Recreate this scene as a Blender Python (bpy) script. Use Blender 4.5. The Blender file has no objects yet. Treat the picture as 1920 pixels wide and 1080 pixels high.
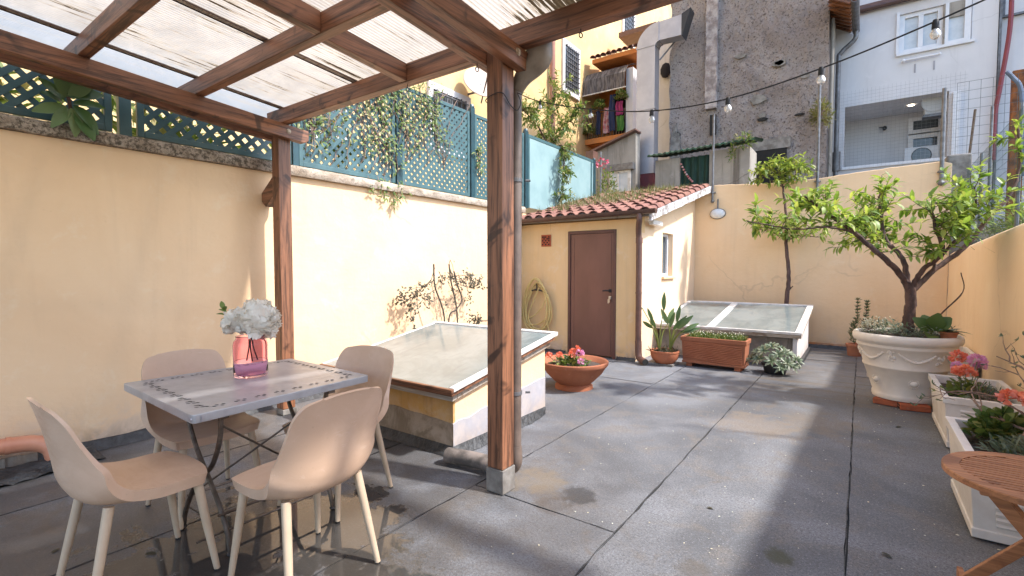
import bpy, bmesh, math, random
from mathutils import Vector as V, Matrix, noise
R = math.radians
S = bpy.context.scene
COL = S.collection

# ---------------------------------------------------------------- camera, light
cam = bpy.data.cameras.new('camera'); camo = bpy.data.objects.new('camera', cam); COL.objects.link(camo)
cam.sensor_width = 36; cam.lens = 17.06; cam.clip_end = 400; cam.clip_start = 0.05
CAMZ = 1.45; YAW = R(35.72); PITCH = R(2.39)
camo.location = (0, 0, CAMZ); camo.rotation_euler = (R(90) - PITCH, 0, YAW)
S.camera = camo
SUN = V((1, .27, 1.22)).normalized()
w = bpy.data.worlds.new('World'); S.world = w; w.use_nodes = True
wn = w.node_tree; bg = wn.nodes['Background']
sk = wn.nodes.new('ShaderNodeTexSky'); sk.sky_type = 'NISHITA'; sk.sun_disc = False
sk.sun_elevation = math.asin(SUN.z); sk.sun_rotation = math.atan2(SUN.x, SUN.y)
sk.air_density = 1.0; sk.dust_density = 1.2; sk.ozone_density = 1.0
wn.links.new(sk.outputs[0], bg.inputs[0]); bg.inputs[1].default_value = .15
sl = bpy.data.lights.new('sun', 'SUN'); slo = bpy.data.objects.new('sun', sl); COL.objects.link(slo)
sl.energy = 2.0; sl.angle = R(2.2); sl.color = (1, .965, .925)
slo.rotation_euler = SUN.to_track_quat('Z', 'Y').to_euler(); slo.location = (6, 4, 12)
vs = S.view_settings; vs.view_transform = 'Standard'; vs.look = 'None'; vs.exposure = 1.8; vs.gamma = 1; vs.use_curve_mapping = False
S.cycles.max_bounces = 10; S.cycles.transparent_max_bounces = 16; S.cycles.sample_clamp_indirect = 8

# ---------------------------------------------------------------- point helpers
Fv = V((-math.sin(YAW)*math.cos(PITCH), math.cos(YAW)*math.cos(PITCH), -math.sin(PITCH)))
Rv = V((math.cos(YAW), math.sin(YAW), 0)); Uv = Rv.cross(Fv); Cv = V((0, 0, CAMZ)); FP = 910.
def pp(x, y, n, d):
    r = Fv + Rv*((x-960)/FP) + Uv*((540-y)/FP)
    n = V(n); return Cv + r*((d - n.dot(Cv))/n.dot(r))
def pX(x, y, X): return pp(x, y, (1, 0, 0), X)
def pY(x, y, Y): return pp(x, y, (0, 1, 0), Y)
def pZ(x, y, Z): return pp(x, y, (0, 0, 1), Z)

# ---------------------------------------------------------------- materials
class N:
    def __init__(s, name):
        s.m = bpy.data.materials.new(name); s.m.use_nodes = True
        s.t = s.m.node_tree; s.b = s.t.nodes['Principled BSDF']; s.out = s.t.nodes['Material Output']
    def n(s, typ, **k):
        o = s.t.nodes.new('ShaderNode'+typ)
        for a, v in k.items(): setattr(o, a, v)
        return o
    def l(s, a, b): s.t.links.new(a, b)
    def pos(s, scale=(1, 1, 1), obj=False, rnd=False):
        if obj: src = s.n('TexCoord').outputs['Object']
        else: src = s.n('NewGeometry').outputs['Position']
        mp = s.n('Mapping'); mp.inputs['Scale'].default_value = scale
        s.l(src, mp.inputs[0])
        if rnd:
            oi = s.n('ObjectInfo'); mu = s.n('Math', operation='MULTIPLY'); mu.inputs[1].default_value = 37
            s.l(oi.outputs['Random'], mu.inputs[0]); s.l(mu.outputs[0], mp.inputs['Location'])
        return mp.outputs[0]
    def noise(s, vec, scale, det=4, rough=.55, dist=0):
        o = s.n('TexNoise'); o.inputs['Scale'].default_value = scale; o.inputs['Detail'].default_value = det
        o.inputs['Roughness'].default_value = rough; o.inputs['Distortion'].default_value = dist
        s.l(vec, o.inputs['Vector']); return o.outputs['Fac']
    def ramp(s, fac, lo, hi, a=0., b=1.):
        o = s.n('MapRange'); o.interpolation_type = 'SMOOTHSTEP'
        for i, v in enumerate((lo, hi, a, b)): o.inputs[i+1].default_value = v
        s.l(fac, o.inputs[0]); return o.outputs[0]
    def mix(s, fac, a, b, mode='MIX'):
        o = s.n('Mix', data_type='RGBA', blend_type=mode)
        for sock, v in ((o.inputs[0], fac), (o.inputs[6], a), (o.inputs[7], b)):
            if isinstance(v, (tuple, list)): sock.default_value = (*v[:3], 1)
            elif isinstance(v, (int, float)): sock.default_value = v
            else: s.l(v, sock)
        return o.outputs[2]
    def math(s, op, a, b=0.):
        o = s.n('Math', operation=op)
        for i, v in ((0, a), (1, b)):
            if isinstance(v, (int, float)): o.inputs[i].default_value = v
            else: s.l(v, o.inputs[i])
        return o.outputs[0]
    def xyz(s):
        o = s.n('SeparateXYZ'); s.l(s.n('NewGeometry').outputs['Position'], o.inputs[0]); return o.outputs
    def set(s, col=None, rough=None, metal=None, spec=None):
        for k, v in (('Base Color', col), ('Roughness', rough), ('Metallic', metal), ('Specular IOR Level', spec)):
            if v is None: continue
            if isinstance(v, (tuple, list)): s.b.inputs[k].default_value = (*v[:3], 1)
            elif isinstance(v, (int, float)): s.b.inputs[k].default_value = v
            else: s.l(v, s.b.inputs[k])
    def bump(s, fac, strength=.3, dist=.01):
        o = s.n('Bump'); o.inputs['Strength'].default_value = strength; o.inputs['Distance'].default_value = dist
        s.l(fac, o.inputs['Height'])
        prev = s.b.inputs['Normal']
        if prev.is_linked: s.l(prev.links[0].from_socket, o.inputs['Normal'])
        s.l(o.outputs[0], prev)

def simple(name, c1, c2=None, scale=6, rough=.6, metal=0, bump=0, bscale=40, bdist=.004, spec=.5, lo=.35, hi=.65, obj=False, stretch=(1, 1, 1)):
    m = N(name); v = m.pos(stretch, obj, obj)
    f = m.ramp(m.noise(v, scale, 5, .6), lo, hi)
    m.set(m.mix(f, c1, c2 or tuple(x*.8 for x in c1)), rough, metal, spec)
    if bump: m.bump(m.noise(v, bscale, 4, .6), bump, bdist)
    return m.m

def plaster(name, a, b, pale, dirt, dirt_amt=.5, bump=.25, streak=.4):
    m = N(name); p = m.pos()
    big = m.noise(p, .9, 5, .6, .6); med = m.noise(p, 4, 5, .65, .3)
    st = m.noise(m.pos((5, 5, .35)), 1.2, 5, .65, .4)
    c = m.mix(m.ramp(big, .35, .68), a, b)
    c = m.mix(m.math('MULTIPLY', m.ramp(st, .5, .75), streak), c, dirt)
    c = m.mix(m.math('MULTIPLY', m.ramp(med, .56, .74), .55), c, pale)
    fine = m.noise(p, 28, 4, .7)
    c = m.mix(m.math('MULTIPLY', m.ramp(fine, .62, .78), .35*dirt_amt), c, dirt)
    z = m.xyz()[2]
    low = m.math('MULTIPLY', m.ramp(z, .5, .02), m.ramp(m.noise(p, 3.2, 5, .7, .5), .42, .62))
    c = m.mix(m.math('MULTIPLY', low, dirt_amt), c, (.62, .5, .4))
    vo = m.n('TexVoronoi', feature='DISTANCE_TO_EDGE'); vo.inputs['Scale'].default_value = .55
    wv = m.n('Mix', data_type='VECTOR'); wv.inputs[0].default_value = .16; m.l(p, wv.inputs[4]); nz_ = m.n('TexNoise'); nz_.inputs['Scale'].default_value = 4; nz_.inputs['Detail'].default_value = 6; m.l(p, nz_.inputs['Vector']); m.l(nz_.outputs['Color'], wv.inputs[5]); m.l(wv.outputs[1], vo.inputs['Vector'])
    crack = m.math('MULTIPLY', m.ramp(vo.outputs['Distance'], .006, .001), m.ramp(m.noise(p, .8, 3, .5), .5, .6))
    c = m.mix(m.math('MULTIPLY', crack, .5), c, dirt)
    lo2 = m.math('MULTIPLY', m.ramp(z, .24, .04), m.ramp(m.noise(p, 5, 5, .7, .5), .36, .6))
    c = m.mix(m.math('MULTIPLY', lo2, dirt_amt*.8), c, (.3, .22, .16))
    m.set(c, .88, 0, .25)
    m.bump(m.noise(p, 2.2, 4, .6), bump, .04); m.bump(m.noise(m.pos((.5, .5, 1.6)), 5, 5, .7, .6), bump*.7, .012); m.bump(m.noise(p, 45, 4, .7), bump*.7, .004)
    return m.m
M = {}
M['peach'] = plaster('peach_plaster', (.82, .58, .36), (.785, .535, .32), (.83, .645, .44), (.60, .41, .26), .75, .4, .18)
M['peach_back'] = plaster('peach_plaster_back', (.82, .585, .36), (.785, .54, .315), (.83, .635, .42), (.60, .42, .27), .5, .35, .22)
M['peach_lit'] = plaster('lit_peach_plaster', (.83, .63, .43), (.80, .585, .385), (.84, .67, .48), (.62, .45, .30), .5, .35, .22)  # lighter plaster copy: sun and bounce light put into the base colour
M['ochre'] = plaster('ochre_plaster', (.76, .535, .285), (.71, .485, .24), (.76, .60, .41), (.52, .37, .23), .7)
M['facade'] = plaster('yellow_facade', (.72, .51, .26), (.66, .45, .21), (.72, .56, .35), (.5, .36, .24), .5, .15)
M['orange_pl'] = plaster('orange_plaster', (.62, .24, .07), (.55, .2, .06), (.65, .33, .16), (.36, .16, .08), .5)
M['greyblue'] = plaster('grey_blue_plaster', (.66, .65, .66), (.61, .60, .61), (.70, .69, .70), (.5, .49, .5), .25, .08, .3)
M['white_pl'] = plaster('white_plaster', (.68, .66, .66), (.6, .58, .58), (.72, .71, .7), (.4, .37, .34), .5)
M['grey_pl'] = plaster('grey_dado', (.38, .37, .40), (.33, .32, .34), (.46, .45, .46), (.24, .22, .2), .5)
M['dirty_wall'] = plaster('weathered_concrete', (.36, .33, .29), (.26, .235, .205), (.44, .41, .38), (.08, .065, .05), .9, .5, .9)

m = N('rough_old_wall'); p = m.pos()
a = m.noise(p, .6, 6, .65, .6); b = m.noise(p, 5, 6, .75, .2); c_ = m.noise(p, 22, 5, .7)
c = m.mix(m.ramp(a, .35, .65), (.52, .455, .425), (.375, .32, .30))
c = m.mix(m.ramp(b, .55, .75), c, (.50, .45, .43))
c = m.mix(m.math('MULTIPLY', m.ramp(c_, .53, .64), .8), c, (.10, .08, .075)); c = m.mix(m.math('MULTIPLY', m.ramp(m.noise(p, 9, 6, .8), .56, .66), .6), c, (.14, .11, .10))
c = m.mix(m.math('MULTIPLY', m.ramp(m.noise(m.pos((2, 2, .3)), 1.3, 5, .7, .4), .6, .72), .6), c, (.42, .38, .36))
m.set(c, .95, 0, .1); m.bump(b, 1, .14); m.bump(c_, 1, .06); M['oldwall'] = m.m

m = N('bitumen_sheet'); p = m.pos(); X, Y, Z = m.xyz()
sp = m.noise(p, 230, 2, .5); sp2 = m.noise(p, 75, 4, .8); big = m.noise(p, .75, 5, .6, .5); mid = m.noise(p, 3.2, 6, .7, .5); med = m.noise(p, 14, 5, .7, .3)
c = m.mix(m.ramp(big, .36, .64), (.225, .235, .255), (.108, .113, .124))
c = m.mix(m.math('MULTIPLY', m.ramp(mid, .48, .66), .6), c, (.19, .165, .14))
c = m.mix(m.math('MULTIPLY', m.ramp(med, .52, .72), .35), c, (.11, .11, .115))
c = m.mix(m.math('MULTIPLY', m.ramp(sp2, .48, .62), .75), c, (.085, .085, .09))
c = m.mix(m.math('MULTIPLY', m.ramp(sp2, .42, .32), .7), c, (.40, .41, .43))
c = m.mix(m.math('MULTIPLY', m.ramp(sp, .5, .62), .6), c, (.06, .06, .065))
c = m.mix(m.ramp(sp, .68, .76), c, (.6, .6, .6))
st = m.noise(p, 1.7, 4, .6, 1.2); c = m.mix(m.math('MULTIPLY', m.ramp(st, .62, .74), .6), c, (.15, .115, .085))
cross = m.noise(m.pos((.25, 7, 1)), 1.6, 5, .7, .3)
back = m.math('MULTIPLY', m.ramp(Y, 5.0, 7.4), m.ramp(X, -1.6, -.7))
c = m.mix(m.math('MULTIPLY', m.math('MULTIPLY', m.ramp(cross, .46, .60), back), .75), c, (.15, .115, .08))
# dampness and standing water near the table
def blob(x, y, r0, r1):
    dx = m.math('SUBTRACT', X, x); dy = m.math('SUBTRACT', Y, y)
    d = m.math('SQRT', m.math('ADD', m.math('MULTIPLY', dx, dx), m.math('MULTIPLY', dy, dy)))
    return m.ramp(d, r1, r0)
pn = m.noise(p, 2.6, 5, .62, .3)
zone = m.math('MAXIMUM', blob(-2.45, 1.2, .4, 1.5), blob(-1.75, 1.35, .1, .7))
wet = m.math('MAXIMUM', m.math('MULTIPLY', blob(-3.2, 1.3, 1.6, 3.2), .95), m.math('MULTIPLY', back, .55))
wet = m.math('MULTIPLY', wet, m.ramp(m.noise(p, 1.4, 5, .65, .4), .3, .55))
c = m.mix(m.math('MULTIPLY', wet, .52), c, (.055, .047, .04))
pud = m.ramp(m.math('ADD', m.math('MULTIPLY', zone, .40), pn), .785, .835)
for bx, by, r0, r1, am, cc in ((-1.44, 2.72, .03, .17, .75, (.03, .03, .033)), (-1.62, 2.62, .04, .2, .5, (.09, .07, .055)), (-1.5, 2.5, .02, .15, .5, (.07, .055, .045)), (-.30, 2.72, .0, .12, .8, (.05, .055, .03)), (-1.75, 2.72, .05, .28, .5, (.21, .165, .11)), (-.62, 2.35, .02, .13, .5, (.08, .065, .05)), (-.75, 4.9, .1, .55, .4, (.24, .18, .12)), (-.3, 5.3, .1, .5, .4, (.2, .155, .11))):
    bn = m.math('ADD', blob(bx, by, r0, r1*1.35), m.math('MULTIPLY', m.math('SUBTRACT', m.math('ADD', m.math('MULTIPLY', mid, .55), m.math('MULTIPLY', med, .45)), .5), 3.0))
    c = m.mix(m.math('MULTIPLY', m.ramp(bn, .35, .95), am), c, cc)
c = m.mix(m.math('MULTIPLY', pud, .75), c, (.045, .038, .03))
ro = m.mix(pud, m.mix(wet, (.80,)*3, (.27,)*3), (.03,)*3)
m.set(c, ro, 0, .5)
bs = m.n('Bump'); bs.inputs['Distance'].default_value = .004
m.l(m.math('MULTIPLY', m.math('SUBTRACT', 1., pud), .75), bs.inputs['Strength']); m.l(m.noise(p, 160, 3, .6), bs.inputs['Height'])
m.l(bs.outputs[0], m.b.inputs['Normal'])
M['bitumen'] = m.m
M['tar'] = simple('black_tar', (.022, .023, .025), (.05, .052, .055), 14, .5, 0, .9, 25, .02)
M['dado_brown'] = plaster('shaded_damp_render', (.26, .20, .14), (.19, .145, .10), (.34, .27, .19), (.1, .08, .06), .6)  # front dado: shade and damp stain both put into the brown
M['peeling_ochre'] = plaster('peeling_ochre_render', (.62, .36, .12), (.50, .27, .08), (.66, .48, .26), (.22, .12, .06), 1.0, .5, .5)
M['darkdp'] = simple('dark_brown_downpipe', (.17, .125, .10), (.11, .08, .065), 7, .5)
M['subfloor'] = simple('dark_underlay', (.02, .02, .02), (.03, .03, .03), 9, .9)

def wood(name, c1, c2, dark, axis, rough=.42, obj=False, coat=.12, k_=1.):
    m = N(name); sc = [24*k_, 24*k_, 24*k_]; sc['XYZ'.index(axis)] = 1.1
    v = m.pos(tuple(sc), obj, obj); sc2 = [7, 7, 7]; sc2['XYZ'.index(axis)] = .8
    v2 = m.pos(tuple(sc2), obj, obj); sc3 = [70, 70, 70]; sc3['XYZ'.index(axis)] = 3
    g = m.noise(v, 1, 6, .75, .6); b = m.noise(v2, 1, 4, .6, .8); fi = m.noise(m.pos(tuple(sc3), obj, obj), 1, 3, .6)
    c = m.mix(m.ramp(b, .32, .66), c1, c2)
    c = m.mix(m.math('MULTIPLY', m.ramp(g, .47, .63), .8), c, dark)
    c = m.mix(m.math('MULTIPLY', m.ramp(fi, .5, .7), .5), c, dark)
    c = m.mix(m.math('MULTIPLY', m.ramp(g, .42, .3), .5), c, tuple(min(1, x*1.7) for x in c1))
    k = m.noise(m.pos((3.2, 3.2, 3.2), obj, obj), 1.1, 3, .5, 1.2)
    c = m.mix(m.math('MULTIPLY', m.ramp(k, .60, .70), .85), c, dark)
    m.set(c, m.mix(g, (rough-.1,)*3, (rough+.2,)*3), 0, .45); m.b.inputs['Coat Weight'].default_value = coat; m.b.inputs['Coat Roughness'].default_value = .3
    m.bump(g, .4, .004); return m.m
WB = ((.33, .142, .072), (.20, .085, .043), (.04, .018, .011))
for ax in 'XYZ': M['wood'+ax] = wood('stained_wood_'+ax.lower(), *WB, ax)
M['teak'] = wood('oiled_teak', (.46, .20, .085), (.38, .155, .06), (.22, .085, .035), 'X', .5, True, .1, 1.6)
M['teakY'] = wood('oiled_teak_long', (.46, .20, .085), (.38, .155, .06), (.22, .085, .035), 'Y', .5, True, .1, 1.6)
M['frame_wood'] = wood('weathered_frame_wood', (.5, .45, .38), (.42, .36, .29), (.2, .13, .08), 'X', .7)
M['whitewood'] = simple('white_painted_frame', (.74, .72, .69), (.55, .51, .46), 7, .5, 0, .2, 60)
M['peeling'] = simple('peeling_verge_paint', (.62, .61, .63), (.24, .21, .19), 9, .8, 0, .5, 30, lo=.45, hi=.6)

# translucent roof sheet with grime along the slope
m = N('translucent_roof_sheet'); p = m.pos()
g = m.noise(m.pos((30, 1.5, 1)), 1, 5, .7, .15); zn = m.noise(m.pos((1.3, .5, 1)), 1.2, 4, .6, .4); blot = m.noise(p, 1.7, 5, .65, .6); fine = m.noise(m.pos((9, .5, 1)), 1, 4, .6)
X, Y, Z = m.xyz()
heavy = m.math('ADD', m.ramp(X, -1.9, -1.3, 0, .17), m.ramp(X, -4.4, -4.55, 0, -.2))
th = m.math('ADD', m.math('ADD', g, m.math('MULTIPLY', m.math('SUBTRACT', zn, .5), .55)), heavy)
grime = m.ramp(th, .62, .665)
c = m.mix(m.ramp(blot, .35, .68), (.54, .505, .46), (.41, .385, .355)); c = m.mix(m.ramp(X, -4.35, -4.6, 0, .6), c, (.44, .49, .55))
c = m.mix(m.math('MULTIPLY', m.ramp(fine, .5, .7), .4), c, (.54, .47, .38))
c = m.mix(m.math('MULTIPLY', m.ramp(th, .54, .67), .75), c, (.40, .32, .21)); c = m.mix(grime, c, (.05, .035, .02))
d = m.n('BsdfDiffuse'); tr = m.n('BsdfTranslucent'); ts = m.n('BsdfTransparent'); gl = m.n('BsdfGlossy')
for s_ in (d, tr): m.l(c, s_.inputs[0])
m.l(c, ts.inputs[0]); gl.inputs[1].default_value = .25
m1 = m.n('MixShader'); m1.inputs[0].default_value = .72; m.l(d.outputs[0], m1.inputs[1]); m.l(tr.outputs[0], m1.inputs[2])
m2 = m.n('MixShader'); m.l(m.math('MULTIPLY', m.math('SUBTRACT', 1., grime), .07), m2.inputs[0]); m.l(m1.outputs[0], m2.inputs[1]); m.l(ts.outputs[0], m2.inputs[2])
m3 = m.n('MixShader'); m3.inputs[0].default_value = .05; m.l(m2.outputs[0], m3.inputs[1]); m.l(gl.outputs[0], m3.inputs[2])
m.l(m3.outputs[0], m.out.inputs[0]); M['sheet'] = m.m

M['teal'] = simple('teal_paint', (.062, .128, .138), (.045, .098, .108), 5, .42, 0, .15, 50)
M['tealdark'] = simple('dark_teal_paint', (.018, .06, .075), (.014, .045, .055), 5, .4)
M['tealpanel'] = simple('pale_teal_panel', (.25, .36, .365), (.2, .305, .315), 2, .5, 0, .1, 20)
m = N('pitted_coping_stone'); p = m.pos()
b = m.noise(m.pos((1, .6, 1)), 7, 6, .75, .4); b2 = m.noise(p, 30, 6, .8, .2); b3 = m.noise(p, 75, 4, .7)
c = m.mix(m.ramp(b, .35, .62), (.50, .42, .34), (.33, .26, .195))
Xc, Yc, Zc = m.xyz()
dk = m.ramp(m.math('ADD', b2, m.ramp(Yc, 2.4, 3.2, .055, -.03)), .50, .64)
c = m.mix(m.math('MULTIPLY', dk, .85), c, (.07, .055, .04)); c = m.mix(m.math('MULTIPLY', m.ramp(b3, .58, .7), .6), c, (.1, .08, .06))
m.set(c, .95, 0, .15); m.bump(b, .6, .03); m.bump(b2, .7, .012); M['coping'] = m.m

def terracotta(name, a, b, pale):
    m = N(name); p = m.pos(obj=True, rnd=True)
    f = m.noise(p, 5, 5, .65, .3); g = m.noise(p, 22, 4, .7)
    c = m.mix(m.ramp(f, .35, .65), a, b); c = m.mix(m.math('MULTIPLY', m.ramp(g, .58, .72), .5), c, pale)
    oi = m.n('ObjectInfo'); c = m.mix(m.ramp(oi.outputs['Random'], 0, 1, 0, .35), c, (.2, .1, .06))
    m.set(c, .85, 0, .25); m.bump(g, .4, .006); return m.m
M['terra'] = terracotta('terracotta', (.42, .15, .075), (.36, .12, .06), (.52, .26, .17))
M['tile'] = terracotta('roof_tile_clay', (.30, .145, .11), (.19, .09, .075), (.36, .27, .23))
M['brick'] = terracotta('red_brick', (.42, .11, .05), (.34, .085, .04), (.45, .2, .13))
M['mortar'] = simple('grey_mortar', (.2, .17, .15), (.12, .1, .09), 20, .95, 0, .6, 60)
M['whitepot'] = simple('off_white_planter', (.75, .68, .60), (.68, .61, .535), 6, .55, 0, .12, 40, obj=True)
M['whitebox'] = simple('white_planter_box', (.74, .70, .66), (.64, .59, .54), 6, .5, 0, .12, 40, obj=True)
m = N('tan_moulded_plastic'); p = m.pos(obj=True, rnd=True); f = m.noise(p, 5, 4, .6, .5); g = m.noise(m.pos((4, 14, 14), True, True), 1.6, 5, .75, 1.)
c = m.mix(m.ramp(f, .35, .65), (.62, .43, .305), (.57, .385, .265)); c = m.mix(m.math('MULTIPLY', m.ramp(g, .60, .68), .38), c, (.70, .54, .42)); c = m.mix(m.math('MULTIPLY', m.ramp(m.noise(p, 38, 4, .8), .62, .72), .4), c, (.36, .24, .16))
m.set(c, m.mix(m.ramp(g, .4, .65), (.36,)*3, (.56,)*3), 0, .5); m.bump(m.noise(p, 140, 3, .6), .15, .0012); M['chair'] = m.m
M['leg'] = simple('beige_painted_leg', (.54, .42, .30), (.50, .38, .265), 10, .42, obj=True)
M['zinc'] = simple('grey_painted_metal_top', (.43, .425, .43), (.32, .315, .32), 9, .34, .1, .12, 20, .002, lo=.25, hi=.8)
M['iron'] = simple('bronze_grey_iron', (.16, .125, .10), (.09, .07, .055), 20, .45, .6, .3, 60)
M['steel'] = simple('galvanised_metal', (.42, .42, .46), (.36, .36, .40), 3, .42, .55, .06, 9, .01)
M['ductend'] = simple('dark_duct_mouth', (.05, .05, .055), None, 6, .6, .4)
M['maroon'] = simple('maroon_paint', (.20, .045, .05), (.15, .04, .045), 6, .7)
M['greymetal'] = simple('weathered_grey_pole', (.2, .2, .21), (.13, .125, .125), 12, .5, .5)
M['brownmetal'] = simple('brown_gutter_metal', (.10, .055, .043), (.075, .042, .034), 8, .45, .2)
M['browndp'] = simple('brown_downpipe', (.15, .075, .055), (.11, .055, .042), 8, .5)
M['beigegutter'] = simple('dull_beige_gutter', (.30, .25, .20), (.17, .135, .105), 6, .55, .15, .2, 20)
M['greypipe'] = simple('dirty_grey_pipe', (.24, .2, .175), (.10, .085, .075), 11, .6, 0, .2, 30)
M['orangepipe'] = simple('salmon_plastic_pipe', (.60, .27, .165), (.54, .22, .13), 5, .35)
M['door'] = simple('brown_metal_door', (.155, .07, .05), (.19, .085, .062), 3, .42, .1, .08, 12, stretch=(1, 1, .3))
M['doorframe'] = simple('dark_brown_frame', (.095, .04, .03), (.12, .05, .038), 5, .45)
M['black'] = simple('black_plastic', (.018, .018, .02), None, 8, .45)
M['rubber'] = simple('black_cable', (.025, .022, .022), None, 8, .6)
M['chrome'] = simple('brushed_key_metal', (.55, .55, .52), None, 8, .3, .9)
M['brass'] = simple('pale_bolt_cap', (.55, .45, .33), (.3, .2, .12), 60, .45, .3, obj=True)
M['white'] = simple('white_enamel', (.78, .77, .75), (.68, .66, .63), 8, .35)
M['upvc'] = simple('white_upvc', (.72, .72, .74), (.66, .66, .68), 5, .35)
M['hose'] = simple('yellow_hose', (.66, .50, .20), (.56, .41, .15), 9, .5, obj=True)
M['soil'] = simple('dark_soil', (.045, .03, .024), (.1, .075, .06), 30, .95, 0, .9, 40, .02)
M['bark'] = simple('brown_bark', (.13, .075, .06), (.065, .038, .032), 18, .85, 0, .8, 30, .01, stretch=(1, 1, .4))
M['twig'] = simple('pale_twig', (.26, .17, .125), (.15, .095, .07), 20, .8)
M['darktwig'] = simple('dry_dark_twig', (.075, .058, .042), (.045, .036, .028), 20, .85)
M['awning'] = simple('grey_striped_awning', (.17, .15, .14), (.07, .06, .056), 7, .9, stretch=(3, .3, .3), lo=.45, hi=.55)
M['greenroof'] = simple('mossy_green_sheet', (.025, .085, .05), (.04, .055, .03), 8, .75, 0, .6, 30, .01)
M['greencloth'] = simple('green_shade_cloth', (.016, .055, .036), (.011, .034, .024), 5, .8, stretch=(3, 1, .6))
M['redhose'] = simple('dark_red_hose', (.22, .02, .035), None, 5, .4)
M['rust'] = simple('rusted_post', (.30, .105, .03), (.10, .045, .025), 7, .9, 0, .4, 30)
M['bluepole'] = simple('blue_grey_pole', (.12, .17, .26), (.09, .12, .18), 6, .5)
M['dish'] = simple('beige_dish', (.52, .40, .32), (.48, .37, .3), 5, .5)
M['wire'] = simple('grey_fence_wire', (.13, .14, .14), None, 5, .6, .3)
M['greenwire'] = simple('green_fence_wire', (.03, .075, .06), None, 5, .6)
M['net'] = simple('pale_bird_net', (.27, .275, .285), None, 5, .7)
M['dark'] = simple('dark_interior', (.02, .019, .018), None, 5, .9)
M['glassdark'] = simple('dark_window_pane', (.06, .07, .075), (.09, .1, .105), 2, .06, 0, spec=.7)
M['curtain'] = simple('pale_curtained_pane', (.46, .5, .53), (.56, .59, .61), 5, .1, 0, spec=.6)
M['ground'] = simple('bare_ground', (.11, .095, .075), (.07, .062, .05), 2, .95, 0, .5, 20)
M['concrete'] = simple('old_concrete', (.27, .255, .235), (.15, .135, .12), 7, .92, 0, .5, 25, .01)
M['grey_ac'] = simple('pale_ac_casing', (.56, .57, .58), (.5, .51, .52), 6, .45)
M['bulbglass'] = None

def glass(name, col, rough=.03, alpha_tint=None):
    m = N(name); m.set(col, rough); m.b.inputs['Transmission Weight'].default_value = 1; m.b.inputs['IOR'].default_value = 1.2
    return m.m
m = N('clear_bulb_glass'); m.set((.85, .83, .80), .3); m.b.inputs['Transmission Weight'].default_value = .45; M['bulbglass'] = m.m
M['pinkglass'] = glass('pink_glass', (1., .64, .73)); M['purpleglass'] = glass('violet_glass', (1., .74, .95))
# dusty skylight glass
m = N('dusty_skylight_glass'); p = m.pos()
f = m.noise(p, 1.6, 5, .65, .8); g = m.noise(m.pos((4, 1, 1)), 2, 5, .7, .4)
c = m.mix(m.ramp(f, .35, .65), (.155, .185, .182), (.22, .25, .245)); c = m.mix(m.math('MULTIPLY', m.ramp(g, .5, .7), .5), c, (.125, .145, .145))
m.set(c, m.mix(f, (.07,)*3, (.22,)*3), 0, .55); M['skyglass'] = m.m

def leafmat(name, a, b, c, trans=.35, rough=.45, tint=(1.5, 1.6, .6)):
    m = N(name); g = m.n('NewGeometry'); oi = m.n('ObjectInfo')
    r = m.math('FRACT', m.math('ADD', g.outputs['Random Per Island'], oi.outputs['Random']))
    col = m.mix(m.ramp(r, 0, .55), a, b); col = m.mix(m.ramp(r, .6, 1.), col, c)
    m.set(col, rough, 0, .4)
    t = m.n('BsdfTranslucent'); m.l(m.mix(.5, col, m.mix(1., col, tint, 'MULTIPLY')), t.inputs[0])
    mx = m.n('MixShader'); mx.inputs[0].default_value = trans
    m.l(m.b.outputs[0], mx.inputs[1]); m.l(t.outputs[0], mx.inputs[2]); m.l(mx.outputs[0], m.out.inputs[0])
    return m.m
M['lemon'] = leafmat('citrus_leaf', (.12, .21, .035), (.27, .36, .07), (.44, .46, .12), .42)
M['young'] = leafmat('fresh_leaf', (.16, .24, .04), (.28, .35, .07), (.42, .44, .12))
M['ivy'] = leafmat('climber_leaf', (.08, .14, .035), (.17, .23, .06), (.33, .28, .14))
M['ficus'] = leafmat('thick_glossy_leaf', (.05, .115, .045), (.085, .16, .055), (.18, .25, .11), .15, .28)
M['palegreen'] = leafmat('grey_green_leaf', (.09, .13, .085), (.14, .18, .12), (.2, .22, .15), .2)
M['succ'] = leafmat('pale_succulent_leaf', (.09, .125, .07), (.16, .2, .12), (.32, .34, .24), .12, .4)
M['grassy'] = leafmat('low_green_plant', (.06, .11, .025), (.11, .16, .04), (.24, .24, .07), .25)
M['drygrass'] = leafmat('dry_grass_blade', (.16, .17, .06), (.24, .21, .1), (.12, .15, .04), .3)
M['bop'] = leafmat('strap_leaf', (.06, .11, .04), (.09, .15, .055), (.13, .19, .07), .2, .35)
M['bopstem'] = leafmat('yellow_green_stalk', (.25, .27, .06), (.2, .24, .06), (.3, .28, .08), .2)
M['dryleaf'] = leafmat('dry_brown_leaf', (.085, .07, .045), (.06, .055, .035), (.11, .10, .06), .2)
M['conifer'] = leafmat('dark_conifer_leaf', (.04, .07, .03), (.065, .095, .035), (.1, .1, .04), .2)
M['geranium'] = leafmat('salmon_petal', (.78, .20, .10), (.82, .27, .17), (.8, .32, .25), .3, .45, (1, 1, 1))
M['pinkfl'] = leafmat('pink_petal', (.72, .32, .55), (.76, .42, .62), (.7, .27, .4), .3, .45, (1, 1, 1))
M['redfl'] = leafmat('red_petal', (.55, .03, .06), (.6, .08, .15), (.6, .2, .3), .3, .45, (1, 1, 1))
M['petal'] = leafmat('white_petal', (.90, .84, .73), (.91, .86, .77), (.88, .79, .67), .3, .6, (1, 1, 1))
M['wlow'] = leafmat('tiny_white_flower', (.7, .7, .6), (.75, .72, .55), (.7, .6, .4), .3, .45, (1, 1, 1))
def cloth(n, a, b=None): return simple(n, a, b, 9, .9)
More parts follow.
